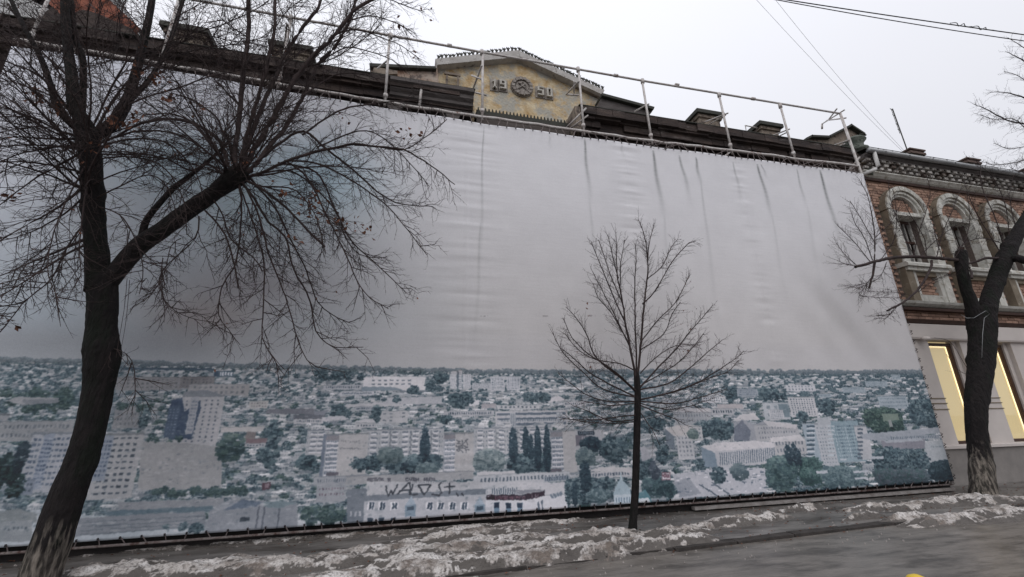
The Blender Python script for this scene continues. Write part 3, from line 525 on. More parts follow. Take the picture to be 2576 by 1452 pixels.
for st in ([(448, 882), (464, 948), (485, 912), (494, 935), (524, 876)], [(522, 935), (590, 866), (600, 868), (596, 940)], [(535, 912), (600, 908)], [(618, 872), (600, 938), (650, 936)],
           [(652, 880), (690, 940), (730, 878), (656, 880)], [(795, 866), (778, 880), (790, 905), (800, 925), (780, 942), (738, 938)], [(848, 868), (846, 934)], [(815, 890), (880, 888)], [(890, 924), (902, 946)], [(925, 930), (934, 942)]):
    SS('B', st, 3., (72, 58, 60), .9)
for st in ([(890, 598), (912, 606), (895, 618), (918, 622)], [(925, 596), (930, 626), (962, 590)], [(948, 600), (962, 628)], [(892, 632), (896, 640), (926, 630), (930, 644), (900, 646)], [(936, 632), (960, 640), (938, 648)], [(905, 650), (890, 656), (905, 668), (910, 652), (930, 674)], [(945, 655), (968, 658)], [(956, 655), (950, 674)]):
    SS('B', st, 2.6, (104, 88, 88), .85)
for i in range(9): SS('B', [(168 + i * 14, 604 + U(-3, 3)), (174 + i * 14, 608 + U(-6, 4))], 2, (112, 94, 92), .6)
for i in range(12): SS('B', [(162 + i * 11, 650 + U(-5, 3)), (168 + i * 11, 652 + U(-8, 4))], 2, (104, 88, 88), .6)
for st in ([(232, 810), (224, 818), (232, 828), (244, 818), (240, 808), (232, 812)], [(244, 818), (256, 812), (258, 826), (246, 828), (244, 818)]): SS('C', st, 3, (150, 74, 84))
# photographic texture of the print: tiny roofs, openings and leaves, broken edges, slight softness
dabs(5000, .55)
z1_ = int((3.05 - BZ0) * PPM); city = cv[:z1_].copy()
wx = (vnoise(CW, z1_, CW / 7, z1_ / 5, 2, 91) - .5) * 2.6; wy = (vnoise(CW, z1_, CW / 6, z1_ / 6, 2, 92) - .5) * 2.2
jx, jy = np.meshgrid(np.arange(CW), np.arange(z1_)); cv[:z1_] = city[np.clip(jy + wy, 0, z1_ - 1).astype(int), np.clip(jx + wx, 0, CW - 1).astype(int)]
xq_ = np.linspace(-1000, 2576, 120); hp_ = np.array([P(q, hz(q), BY) for q in xq_]); hzz = np.interp(xx[0], hp_[:, 0], hp_[:, 2])[None, :]
lum_ = (vnoise(CW, z1_, CW / 5, z1_ / 4, 3, 93) - .5) * 15 + (vnoise(CW, z1_, CW / 60, z1_ / 40, 4, 94) - .5) * 20
cv[:z1_] += (lum_ * np.clip((hzz - zz[:z1_]) * 12, 0, 1))[..., None]
for _b in range(2):
  k_ = cv[:z1_].copy(); k_[1:-1, 1:-1] = .4 * k_[1:-1, 1:-1] + .15 * (k_[:-2, 1:-1] + k_[2:, 1:-1] + k_[1:-1, :-2] + k_[1:-1, 2:]); cv[:z1_ - 1] = k_[:-1]
cmk = np.clip((hzz - zz[:z1_]) * 12, 0, 1)[..., None]; cc_ = cv[:z1_] + (cv[:z1_] - np.array([126, 127, 129.])) * .22 * cmk; dk_ = np.clip((120 - cc_.mean(-1, keepdims=True)) / 70, 0, 1) * cmk; cv[:z1_] = np.clip(cc_ + dk_ * np.array([-7, 1, 7.]), 24, 196)
lg_ = cv[:z1_].mean(-1, keepdims=True); lf_ = np.clip((lg_ - 85) / 90, 0, 1); tint_ = lg_ * (np.array([.72, 1.04, 1.18]) * (1 - lf_) + np.array([1.01, .995, 1.0]) * lf_); cv[:z1_] = cv[:z1_] * (1 - .42 * cmk) + .42 * cmk * tint_ + np.array([2, 5, 8.]) * cmk
# print grain, then wear that belongs to the cloth: grime runs below the posts, weld seams, mended tears
cv += rs.randn(CH, CW, 1) * 2.6
cityw = np.clip(1 - (zz - 2.9) * 3, 0, 1)[..., None] * .03; cv[:] = cv * (1 - cityw) + np.array([136, 142, 148.]) * cityw
gy_ = cv.mean(-1, keepdims=True); cm_ = np.clip(1 - (zz - 2.9) * 3, 0, 1)[..., None]; cv[:] = cv * (1 - .42 * cm_) + gy_ * .42 * cm_ * np.array([1.0, .985, 1.0])
def run(px, py, px2, py2, w, a, c=(92, 94, 94)):
    x0_, y0_ = cpt(px, py); x1_, y1_ = cpt(px2, py2); n_ = int(abs(y0_ - y1_)); ph = rs.rand() * 9
    for i in range(n_):
        t = i / n_; yy = int(y0_ - i); xc = x0_ + (x1_ - x0_) * t + 1.6 * math.sin(t * 9 + ph)
        if not (0 <= yy < CH): continue
        ww = w * (1 + 2.2 * t); aa = a * (1 - t) ** 1.1 * (.75 + .5 * rs.rand()) * min(1, .35 + t * 9)
        xs = np.arange(int(xc - ww * 2.5), int(xc + ww * 2.5) + 1); xs = xs[(xs >= 0) & (xs < CW)]
        g_ = (aa * np.exp(-((xs - xc) / ww) ** 2))[:, None]; cv[yy, xs] = cv[yy, xs] * (1 - g_) + np.array(c, float) * g_
for q in ((1468, 336, 1487, 520, 2.4, .75), (1640, 368, 1672, 560, 3.2, .8), (1707, 382, 1740, 520, 3, .6), (1747, 388, 1762, 470, 2.6, .75), (1843, 400, 1868, 520, 2.6, .4), (1903, 407, 1945, 560, 3, .85), (1913, 409, 1930, 450, 2, .5), (2003, 420, 2030, 530, 2.6, .5),
          (2060, 425, 2115, 610, 3.4, .95), (1216, 305, 1207, 700, 1.6, .4), (972, 262, 968, 330, 2.4, .3), (1060, 285, 1058, 330, 2, .25), (700, 225, 690, 300, 2.4, .35), (1380, 330, 1384, 372, 2, .2), (1560, 352, 1568, 400, 2, .2), (1484, 500, 1512, 900, 3, .16), (1762, 450, 1812, 860, 3, .22), (1940, 540, 1985, 800, 3, .14), (1670, 540, 1690, 760, 3, .14), (1209, 560, 1192, 920, 2, .22), (820, 330, 790, 800, 3, .12), (2030, 520, 2070, 760, 4, .12)): run(*q)
for pxm, pym in ((1217, 797), (1371, 797), (1490, 795), (300, 700)):
    x_, y_ = cpt(pxm, pym); [crect(x_ + rs.randint(-9, 9), y_ + rs.randint(-2, 3), x_ + rs.randint(-8, 12), y_ + rs.randint(-1, 4), (112, 108, 110), .5) for _ in range(6)]
KILL = float(.655)      # what the overcast light returns from a white vertical sheet here
alb = np.clip(lin(np.clip(cv, 0, 255)) / KILL, .01, .93)
img = bpy.data.images.new('city_print', CW, CH); buf = np.ones((CH, CW, 4), np.float32); buf[..., :3] = enc(alb); img.pixels.foreach_set(buf.ravel()); img.update(); img.pack()
m_print = bpy.data.materials.new('printed_mesh_fabric'); m_print.use_nodes = True; N = m_print.node_tree.nodes; L = m_print.node_tree.links
b_ = N['Principled BSDF']; b_.inputs['Roughness'].default_value = .62; b_.inputs['Specular IOR Level'].default_value = .25
ti = N.new('ShaderNodeTexImage'); ti.image = img; ti.extension = 'EXTEND'; L.new(ti.outputs[0], b_.inputs['Base Color'])
g_ = N.new('ShaderNodeNewGeometry'); mpn = N.new('ShaderNodeMapping'); mpn.inputs['Scale'].default_value = (1.2, 1, 9); L.new(g_.outputs['Position'], mpn.inputs[0])
tn = N.new('ShaderNodeTexNoise'); tn.inputs['Scale'].default_value = 2.2; tn.inputs['Detail'].default_value = 5; L.new(mpn.outputs[0], tn.inputs['Vector'])
bpn = N.new('ShaderNodeBump'); bpn.inputs['Strength'].default_value = .12; bpn.inputs['Distance'].default_value = .02; L.new(tn.outputs[0], bpn.inputs['Height']); L.new(bpn.outputs[0], b_.inputs['Normal'])
banner = empty('banner', ((BX0 + BX1) / 2, BY, BZ0), 'huge printed banner of a grey city panorama laced to a pipe frame', 'banner')
nx, ny = 560, 240
X = np.linspace(BX0, BX1, nx); Zs = np.linspace(BZ0, BZ1, ny); XX, ZZ = np.meshgrid(X, Zs)
rip = vnoise(nx, ny, 8, 60, 3, 71); soft = vnoise(nx, ny, 7, 4, 3, 72); 
D = .012 * (soft - .5) * 2
for sx_, wd in ((1.02, .55), (4.6, .3), (-2.2, .3), (7.6, .22)):      # puckers beside the vertical weld seams
    D += .03 * (rip - .5) * np.exp(-((XX - sx_) / wd) ** 2) + .012 * np.exp(-((XX - sx_) / .018) ** 2)
pk = vnoise(nx, ny, 30, 5, 3, 73); fold = np.sin((XX * .82 + (ZZ - 2) * .55) * 7 + 2 * soft) * np.exp(-((XX - 9.6) / 1.2) ** 2 - ((ZZ - 3.6) / 1.1) ** 2)
D += .028 * fold; edge = np.exp(-(BZ1 - ZZ) / .12); D += .02 * edge * np.abs(np.sin(XX * math.pi / .21))
D += .012 * np.sin(XX * 3.1) * np.exp(-(BZ1 - ZZ) / 2.5)
def hemz(x): return np.interp(x, [-6.75, -5, -3.2, -.9, 1.4, 3.6, 5.2, 7.6, 11], [7.86, 7.88, 7.77, 7.7, 7.65, 7.66, 7.67, 7.71, 7.76])
Yb = BY - D; hem = .012 * edge * np.abs(np.sin(XX * math.pi / .21))
V = np.stack([XX, Yb, ZZ - np.where(ZZ > BZ1 - .01, hem * 1.5, 0) - sm(6.6, 7.79, ZZ) * (BZ1 - hemz(XX))], -1).reshape(-1, 3)
i, j = np.meshgrid(np.arange(nx - 1), np.arange(ny - 1)); a = (j * nx + i).ravel(); F_ = np.stack([a, a + 1, a + 1 + nx, a + nx], 1)
me = bpy.data.meshes.new('print_sheet'); me.from_pydata(V.tolist(), [], F_.tolist()); me.materials.append(m_print)
uvl = me.uv_layers.new(name='uv'); UVv = np.stack([(XX - BX0) / (BX1 - BX0), (ZZ - BZ0) / (BZ1 - BZ0)], -1).reshape(-1, 2)[F_.ravel()]; uvl.data.foreach_set('uv', UVv.ravel().astype(np.float32))
me.polygons.foreach_set('use_smooth', [True] * len(F_)); me.update()
o = bpy.data.objects.new('print_sheet', me); col.objects.link(o); adopt(o, banner)
sm_ = o.modifiers.new('thickness', 'SOLIDIFY'); sm_.thickness = .004; sm_.offset = -1
# ------------------------------------------------------------------ pipe frame and lacing
m_pipe = mat('chipped_white_pipe', (.6, .58, .56), (.42, .37, .35), scale=9, rough=.5, bump=.2, c3=(.16, .07, .045), s3=7, th3=(.6, .66), spec=.4)
m_rust = mat('rusty_pipe', (.13, .095, .09), (.3, .27, .26), scale=8, rough=.7, bump=.3, c3=(.07, .035, .028), s3=9)
m_rope = mat('grimy_cord', (.3, .26, .25), (.14, .11, .11), scale=20, rough=.9, bump=0)
m_grom = mat('dark_grommet', (.05, .045, .05), rough=.4, bump=0, metal=.5)
frame = empty('pipe_frame', (2.4, BY + .05, 0), 'white painted steel pipe frame standing above the banner', 'pipe frame')
FY = BY + .05; ZR, ZT = 7.86, 9.66
def railz(x): return float(np.interp(x, [-6.8, -3, 0, 5.3, 7.7, 10, 11.6], [8.05, 7.93, 7.85, 7.85, 7.92, 7.97, 8.02]))
PX = [-6.6, -4.63, -2.65, -.67, 1.33, 3.66, 5.37, 7.58, 9.5]
def pipe(name, pts, r, m_=None, n=8, parent=None, label=None):
    return MB().tube(pts, r, n).build(name, m_ or m_pipe, parent or frame, label=label)
for x in PX:
    pipe('post', [(x, FY + .0, railz(x) - .1), (x + U(-.02, .03), FY + .05, ZT)], .027)
    for q in ([(x, FY + .05, ZT - .09), (x, FY + .05, ZT + .03)], [(x, FY + .01, railz(x) + .12), (x, FY + .01, railz(x) + .2)]): MB().tube(q, .046, 8).build('collar', m_pipe, frame)
pipe('top_rail', [(-6.8, FY + .05, ZT), (1.33, FY + .05, ZT - .02), (5.4, FY + .05, ZT - .01), (11.62, FY + .08, ZT + .12)], .026)
for x in (.55, 4.6, 6.3, 8.6): c = MB(); c.tube([(x, FY + .05, ZT + (.0 if x < 6 else .05)), (x + .1, FY + .05, ZT + (.0 if x < 6 else .052))], .042, 8); c.build('collar', m_pipe, frame)
pipe('end_post', [(11.62, FY, .15), (11.62, FY, 7.8), (11.62, FY + .08, ZT + .12)], .034)
pts = [(x, FY + U(-.01, .01), railz(x) + U(-.012, .012)) for x in np.linspace(-6.8, 11.62, 60)]
pipe('lower_rail', pts, .033, m_pipe)
pipe('second_rail', [(x, FY + .12, railz(x) - .1) for x in np.linspace(-6.8, 11.62, 20)], .024, m_rust)
pipe('foot_rail', [(-6.8, FY, .13), (2, FY, .135), (11.62, FY, .14)], .018, m_rust)
# stays back to the roof
def stay(a, ya, b, yb, r=.02, name='brace'): return pipe(name, [P(*a, ya), P(*b, yb)], r)
stay((1212, 165), FY, (1187, 232), 8.6, .022); stay((1190, 232), 8.6, (1224, 240), 8.5, .022); stay((1187, 190), FY + .5, (1212, 200), FY + .05, .02)
stay((1456, 205), FY, (1424, 238), 8.7, .022); stay((1424, 238), 8.7, (1456, 240), 8.6, .022); stay((1444, 205), 8.2, (1444, 240), 8.7, .02)
stay((1475, 272), FY, (1424, 322), 7.95, .02); stay((1480, 290), FY, (1432, 325), 7.98, .018)
stay((1632, 262), FY, (1597, 280), 8.6, .02)
stay((1831, 285), FY, (1760, 312), 9.2, .02); stay((1825, 290), FY + .1, (1775, 318), 9.2, .018)
stay((1986, 325), FY, (1905, 356), 9.2, .02); stay((1980, 333), FY + .1, (1920, 362), 9.2, .018)
stay((2137, 352), FY, (2048, 383), 9.2, .02); stay((2125, 362), FY + .1, (2060, 388), 9.2, .018)
stay((1800, 412), 7.68, (1880, 348), 9.0, .024); pipe('brace', [P(1880, 348, 9.0), P(1875, 316, 9.0), P(1905, 322, 9.0), P(1902, 335, 9.3)], .02)
stay((2124, 277), FY + .07, (2068, 312), 9.0, .02); stay((2105, 274), FY + .07, (2083, 303), 8.5, .02); stay((2128, 297), FY + .05, (2080, 303), 8.5, .02); stay((2068, 312), 9.0, (2068, 324), 9.0, .028)
stay((2163, 395), FY, (2130, 435), 7.95, .022); stay((2163, 410), FY, (2135, 432), 7.9, .02)
stay((722, 60), FY, (716, 110), 8.6, .02)
stay((978, 150), FY, (950, 172), 8.6, .02); stay((1062, 205), 8.0, (1055, 268), 7.85, .03, 'brace')
# the lacing: zigzag cord from the hem to the rail, one small loop each
def lace_mesh(dx, dz, dy=.05):
    mb = MB(); mb.tube([(0, -.012, 0), (dx * .5, dy * .5, dz * .5), (dx, dy, dz)], .0075, 4, 0, False)
    mb.tube([(0, -.02, -.02), (0, -.02, .01)], .012, 6, 1); return mb
lms = [lace_mesh(.05 * k, .19 + .01 * abs(k), .02).mesh('lace', [m_rope, m_grom]) for k in (-1.6, -.7, .7, 1.6)]
x = BX0 + .1; k = 0
while x < BX1 - .1:
    o = bpy.data.objects.new('lace', lms[(0, 2, 3, 1)[(k * 7 // 3) % 4] if x < 2 else (k * 3) % 4]); col.objects.link(o); o.location = (x, BY - .005, float(hemz(x)) - .025 + U(-.008, .008)); adopt(o, banner)
    k += 1; x += .19 + U(-.012, .012)
lb = [lace_mesh(.03 * k, -.085, .03).mesh('lace', [m_rope, m_grom]) for k in (-1, .3, 1.5)]
x = BX0 + .2
while x < BX1 - .1:
    o = bpy.data.objects.new('lace', lb[int(R() * 3)]); col.objects.link(o); o.location = (x, BY - .012, BZ0 + .03); adopt(o, banner); x += .25 + U(-.02, .02)
mbs = MB(); mbs.tube([(0, -.015, 0), (.035, -.035, .03), (.05, .01, .05)], .008, 4); mbs.tube([(0, -.015, 0), (.03, -.03, -.03), (.05, .01, -.05)], .007, 4); ls = mbs.mesh('lace', [m_grom])
z = .3
while z < 7.7:
    o = bpy.data.objects.new('lace', ls); col.objects.link(o); o.location = (BX1 - .02, BY, z); adopt(o, banner); z += .21 + U(-.02, .02)
# a few loose tie ends
mb = MB()
for _ in range(16):
    x = U(3, 11.4); z = railz(x); pts = [(x, FY - .03, z)]; d = U(.5, 1.2) * (1 if R() < .5 else -1)
    for q in range(5): pts.append((x + d * .12 * (q + 1), FY - .05, z - .04 - .05 * q + U(-.02, .02)))
    MB().tube(pts, .008, 4).build('loose_cord', m_rope, banner)
# dark void under the banner: its shade put in as an added black strip
mb = MB(); mb.box(-7, 11.7, BY + .16, BY + .22, .0, .42); mb.build('gap_shade_strip', mat('black_gap_shade', (.018, .016, .016), (.03, .026, .025), rough=.9), frame)
mb = MB(); mb.box(5.2, 11.6, BY + .0, BY + .1, .025, .075); mb.build('base_strip', mat('pale_base_strip', (.3, .28, .27), (.16, .14, .13), scale=5, rough=.7), frame)
# ------------------------------------------------------------------ the old building behind the banner
m_black = mat('soot_black_masonry', (.034, .028, .028), (.085, .064, .056), scale=3, rough=.95, bump=.8, bscale=26, c3=(.19, .165, .155), s3=2.2, stretch=(.5, 1, 2.2), th3=(.58, .7), bdist=.03)
rand_tint(m_black, .25)
m_greyst = mat('weathered_grey_render', (.15, .135, .13), (.08, .07, .068), scale=4, rough=.95, bump=.6, bscale=20, stretch=(.5, 1, 1.5))
m_gable = mat('peeling_ochre_render', (.7, .6, .42), (.42, .27, .12), scale=3.2, rough=.95, bump=1., bscale=14, c3=(.42, .4, .35), s3=1.8, th3=(.47, .57), bdist=.03)
m_pink = mat('faded_pink_render', (.34, .2, .135), (.45, .38, .32), scale=2.5, rough=.95, bump=.5, c3=(.16, .13, .115), s3=4)
m_cope = mat('grey_coping', (.52, .5, .48), (.38, .36, .34), scale=4, rough=.9, bump=.6, c3=(.13, .11, .1), s3=6, th3=(.58, .66))
m_dkmet = mat('dark_mossy_sheet_metal', (.03, .032, .027), (.05, .05, .04), scale=5, rough=.7, bump=.3)
m_tan = mat('tan_stone', (.3, .25, .2), (.18, .145, .12), scale=4, rough=.95, bump=.7, c3=(.08, .065, .06), s3=6, th3=(.52, .62))
m_emb = mat('carved_grey_stone', (.36, .33, .3), (.22, .19, .17), scale=8, rough=.95, bump=.6)
m_white = mat('pale_numeral_plaster', (.55, .53, .48), (.38, .35, .31), scale=9, rough=.9, bump=.3)
old = empty('old_building', (2.4, 8.5, 0), 'old soot stained building with ochre gable dated 1950 rising behind the banner', 'building')
MB().box(-9.2, 11.7, 8.45, 8.9, 0, 8.1).build('wall', m_black, old)
MB().box(-9.2, 12.35, 8.62, 9.6, 8.1, 8.5).build('wall', m_black, old)
def cornice(x0, x1, z0, face=None):
    """stepped and broken masonry courses, each a row of rough blocks"""
    mb = MB(); courses = [(8.32, -.8, .3), (8.14, -.5, .07), (8.07, -.43, .17), (7.98, -.26, .06), (7.91, -.2, .2)]
    for y, dz, h in courses:
        x = x0 + (U(0, .1))
        while x < x1:
            w = min(U(.22, .7), x1 - x)
            if w > .05:
                j = U(-.012, .012) if R() < .85 else U(.02, .09)
                mb.box(x, x + w - .008, y + j, 8.62, z0 + dz + U(-.008, .008), z0 + dz + h * U(.97, 1.03))
            x += w
    mb.box(x0 + .02, x1 - .02, 8.32, 8.62, z0 - .85, z0 - .02)
    o = mb.build('cornice', m_black, old, kind='stuff'); return o
cornice(-9.2, 1.2, 8.76); cornice(3.75, 12.1, 8.8)
MB().xprism([(7.9, 8.765), (7.9, 8.785), (12, 9.5), (12, 9.45)], -9.2, 1.22).build('roof', m_dkmet, old)
MB().xprism([(7.9, 8.805), (7.9, 8.825), (12, 9.5), (12, 9.45)], 3.72, 12.12).build('roof', m_dkmet, old)
# smooth re-rendered length at the right end of the left cornice, and the pale return of the right one
mb = MB(); mb.xprism([(7.88, 8.755), (7.88, 8.67), (7.95, 8.63), (7.95, 8.53), (8.02, 8.47), (8.02, 8.4), (8.1, 8.36), (8.14, 8.24), (8.6, 8.24), (8.6, 8.755)], -.62, 1.19, n=6, jig=.004)
mb.build('cornice_repair', m_greyst, old)
mb = MB(); mb.prism([(3.62, 8.1), (3.62, 8.79), (3.755, 8.79), (3.755, 8.1)], 7.95, 8.6); mb.build('cornice_return', m_tan, old)
for x in (-.5, .75): mb = MB(); mb.prism([(x - .14, 8.12), (x - .1, 8.02), (x + .1, 8.02), (x + .14, 8.12), (x + .2, 8.3), (x - .2, 8.3)], 8.1, 8.44); mb.build('corbel', m_greyst, old)
# gable
GY = 10.
def pz(px, py, y=GY): p = P(px, py, y); return (p[0], p[2])
g = [pz(1103, 161), pz(1308, 140), pz(1512, 235), (5.52, 8.2), (.45, 8.2)]
mb = MB(); mb.prism(g, GY, GY + .4); gw = mb.build('gable_wall', m_gable, old)
def coping(a, b, c, d): 
    m1 = MB(); m1.prism([pz(*q, GY - .22) for q in (a, b, c, d)], GY - .22, GY + .45); return m1.build('coping', m_cope, old)
coping((1095, 148), (1303, 126), (1308, 143), (1100, 163)); coping((1303.5, 126), (1521, 227), (1516, 238), (1308.5, 143))
m1 = MB(); m1.prism([pz(1098, 163.5, GY - .1), pz(1306, 144, GY - .1), pz(1307, 150, GY - .1), pz(1100, 169, GY - .1)], GY - .1, GY + .02); m1.build('coping_moulding', m_tan, old)
m1 = MB(); m1.prism([pz(1308, 144, GY - .1), pz(1514, 239, GY - .1), pz(1510, 245, GY - .1), pz(1308, 150, GY - .1)], GY - .1, GY + .02); m1.build('coping_moulding', m_tan, old)
cm = MB(); cm.prism([(-.035, 0), (.035, 0), (.022, .06), (.06, .13), (.02, .1), (0, .14), (-.02, .1), (-.06, .13), (-.022, .06)], -.02, .02); cme = cm.mesh('crest', m_dkmet)
for (a, b, n) in (((1098, 147), (1303, 125), 21), ((1303, 125), (1520, 225), 27)):
    for i in range(n):
        t = (i + .5) / n; p = P(a[0] + (b[0] - a[0]) * t, a[1] + (b[1] - a[1]) * t, GY - .2)
        o = bpy.data.objects.new('crest', cme); col.objects.link(o); o.location = (p[0], GY - .18, p[2] - .015); o.rotation_euler = (0, U(-.15, .15), 0); o.scale = (1, 1, U(.8, 1.15)); adopt(o, gw)
# numerals and wreathed emblem in relief
def relief(name, polys, y0, y1, m_, parent=gw):
    mb = MB(); [mb.prism(p, y0, y1) for p in polys]; return mb.build(name, m_, parent)
def digit(ch, px, py, w=.17, h=.3):
    x, z = pz(px, py); t = .05; B = {'1': [(.35, 0, .65, 1), (.1, .72, .35, .86), (.1, 0, .9, .12)], '9': [(.7, 0, 1, 1), (0, .86, .7, 1), (0, .45, .28, .86), (.28, .45, .7, .58), (0, 0, .7, .13)],
         '5': [(0, .87, 1, 1), (0, .5, .28, .87), (.28, .5, 1, .63), (.72, .13, 1, .5), (0, 0, 1, .13)], '0': [(0, 0, .3, 1), (.7, 0, 1, 1), (.3, .87, .7, 1), (.3, 0, .7, .13)]}[ch]
    z0_ = z - h / 2
    MB().box(x - w / 2 - .05, x + w / 2 + .05, GY - .03, GY - .002, z0_ - .05, z0_ + h + .05).build('numeral_ground', m_emb, gw)
    mb = MB()
    for a, b, c, d in B: mb.box(x - w / 2 + a * w, x - w / 2 + c * w, GY - .11, GY - .031, z0_ + b * h, z0_ + d * h)
    mb.build('numeral', m_white, gw)
digit('1', 1243, 216, .15); digit('9', 1264, 218, .19); digit('5', 1358, 234, .19); digit('0', 1380, 238, .17)
ex, ez = pz(1312, 222); mb = MB(); n = 28
mb.prism([(ex + .34 * math.cos(2 * math.pi * i / n), ez + .34 * math.sin(2 * math.pi * i / n)) for i in range(n)], GY - .05, GY - .001); em = mb.build('emblem', m_emb, gw)
mb = MB()
for i in range(26):       # wreath of sheaves
    a = 2 * math.pi * i / 26 + .06; ca, sa = math.cos(a), math.sin(a); q = [(.22, -.035), (.30, -.045), (.33, 0), (.30, .045), (.22, .035)]
    mb.prism([(ex + r_ * ca - t_ * sa, ez + r_ * sa + t_ * ca) for r_, t_ in q], GY - .1 - .02 * (i % 2), GY - .051)
mb.build('emblem_wreath', m_emb, gw)
mb = MB(); mb.prism([(ex + (.19 if i % 1 == 0 else .1) * math.cos(2 * math.pi * i / 16), ez + .19 * math.sin(2 * math.pi * i / 16)) for i in range(16)], GY - .08, GY - .052)
mb.tube([(ex - .12, GY - .1, ez - .12), (ex + .1, GY - .1, ez + .1)], .022, 5); mb.tube([(ex + .12, GY - .1, ez - .12), (ex - .07, GY - .1, ez + .07)], .02, 5); mb.box(ex - .12, ex - .02, GY - .13, GY - .08, ez + .05, ez + .1)
mb.tube([(ex + .1 * math.cos(t), GY - .11, ez + .02 + .1 * math.sin(t)) for t in np.linspace(-.9, 2.2, 8)], .016, 5)
mb.build('emblem_device', m_emb, gw)
# shoulders of the gable
m1 = MB(); m1.prism([pz(933, 182, 9.9), pz(935, 164, 9.9), pz(1100, 171, 9.9), (.8, 8.2), (-1.9, 8.2)], 9.9, 10.3); m1.build('parapet_wall', m_pink, old)
m1 = MB(); m1.prism([pz(929, 160, 9.8), pz(1095, 168, 9.8), pz(1098, 174, 9.8), pz(931, 168, 9.8)], 9.78, 10.35); m1.build('parapet_cap', m_dkmet, old)
m1 = MB(); m1.prism([pz(940, 170, 9.7), pz(960, 171, 9.7), pz(975, 174, 9.7), pz(1000, 178, 9.7), pz(1000, 186, 9.7), pz(938, 186, 9.7)], 9.7, 9.78); m1.build('parapet_panel', m_tan, old)
mb = MB(); a = pz(1118, 184, 9.85); b = pz(1140, 200, 9.85); mb.box(a[0], b[0] + .2, 9.84, 9.9, a[1] - .02, a[1] + .05); mb.build('lintel', m_tan, old)
for q in (1122, 1150): a = pz(q, 188, 9.85); MB().box(a[0], a[0] + .06, 9.85, 9.9, a[1] - .5, a[1] + .0).build('window_jamb', m_tan, old)
m1 = MB(); m1.prism([pz(1515, 236, 9.6), pz(1643, 270, 9.6), pz(1640, 282, 9.6), pz(1622, 300, 9.6), pz(1500, 290, 9.6)], 9.6, 10.2); m1.build('side_gable', m_greyst, old)
m1 = MB(); m1.prism([pz(1514, 235, 9.5), pz(1646, 270, 9.5), pz(1644, 276, 9.5), pz(1514, 241, 9.5)], 9.48, 10.3); m1.build('side_coping', m_dkmet, old)
# low dark awning between the two cornices with a pierced edge
za = P(1205, 276, 8.3)[2]; xa = P(1198, 276, 8.3)[0]; xb = P(1428, 305, 8.3)[0]
mb = MB(); k = 0; x = xa
poly_ = [(xa, za - .62), (xa, za - .02)]
while x < xb - .05: poly_ += [(x + .02, za - .03), (x + .035, za + .05), (x + .055, za + .05), (x + .07, za - .03)]; x += .085
poly_ += [(xb, za - .03), (xb, za - .62)]
mb.prism(poly_, 8.28, 8.31); mb.build('awning_edge', m_dkmet, old)
MB().xprism([(8.31, za - .05), (8.31, za - .09), (9.3, za + .1), (9.3, za + .15)], xa, xb).build('awning', m_dkmet, old)
MB().box(xa, xb, 8.24, 8.275, 7.95, za - .17).build('awning_board', mat('grey_brown_board', (.1, .082, .075), (.06, .05, .046), scale=6, bump=.4, stretch=(.4, 1, 3)), old)
MB().box(1.21, xa - .01, 8.5, 8.9, 8.0, 8.9).build('ochre_return', m_gable, old); MB().box(xb + .02, 3.6, 8.4, 8.9, 8., 8.75).build('ochre_return', m_tan, old)
# chimney-like parapet blocks on the roof edge
def pblock(x0, x1, zt, y0=8.95, d=.9, m_=m_tan):
    b = empty('parapet_block', (0, 0, 0)); b.location = ((x0 + x1) / 2, y0, 9); adopt(b, old)
    for n_, q in (('block_body', (x0, x1, y0, y0 + d, 8.9, zt - .22)), ('block_moulding', (x0 - .05, x1 + .05, y0 - .05, y0 + d + .05, zt - .218, zt - .12)), ('block_cap', (x0 - .12, x1 + .12, y0 - .12, y0 + d + .12, zt - .118, zt))):
        o = MB().box(*q).build(n_, m_dkmet if n_ == 'block_cap' else m_); o.parent = b; o.matrix_parent_inverse = Matrix.Translation(-WL(b))
    return b
pblock(-5.45, -4.75, 10.12); pblock(-3.3, -2.6, 10.1); pblock(7.95, 8.65, 10.2); pblock(10.1, 10.72, 10.14)
# pediment at the far right corner with ragged roofing, and the mossy corner urn
q = [pz(2026, 350, 9.2), pz(2040, 342, 9.2), pz(2086, 343, 9.2), pz(2140, 316, 9.2), pz(2170, 337, 9.2), pz(2160, 372, 9.2), pz(2040, 372, 9.2)]
m1 = MB(); m1.prism([(x, z - .05) for x, z in q], 9.2, 10.); m1.build('corner_pediment', m_tan, old)
for a, b in (((2026, 348), (2042, 340)), ((2040, 341), (2088, 343)), ((2084, 342), (2141, 313)), ((2139, 313), (2174, 336))):
    p, r_ = pz(*a, 9.1), pz(*b, 9.1); m1 = MB(); m1.prism([p, r_, (r_[0], r_[1] - .07), (p[0], p[1] - .07)], 9.06, 10.05); m1.build('pediment_roofing', m_dkmet, old)
mb = MB()
for i in range(5): x = pz(2168, 336, 9.1); mb = MB(); mb.tube([(x[0] - .1, 9.1 + i * .15, x[1] - .02 - .05 * i), (x[0] + .16, 9.1 + i * .15, x[1] - .04 - .06 * i)], .03, 5); mb.build('rafter_end', m_dkmet, old)
m_moss = mat('mossy_green_metal', (.07, .085, .07), (.13, .14, .12), scale=8, rough=.7, bump=.5, c3=(.25, .26, .24), s3=9, th3=(.58, .66))
c = P(2153, 395, 8.3); mb = MB(); mb.lathe((c[0] + .1, 8.3, 8.2), [(.2, 0), (.24, .1), (.2, .2), (.17, .5), (.2, .78), (.28, .82), (.3, .9), (.2, .95), (.21, 1.1), (.3, 1.2), (.25, 1.27), (.1, 1.33), (.02, 1.36)], 18); mb.build('corner_urn', m_moss, old)
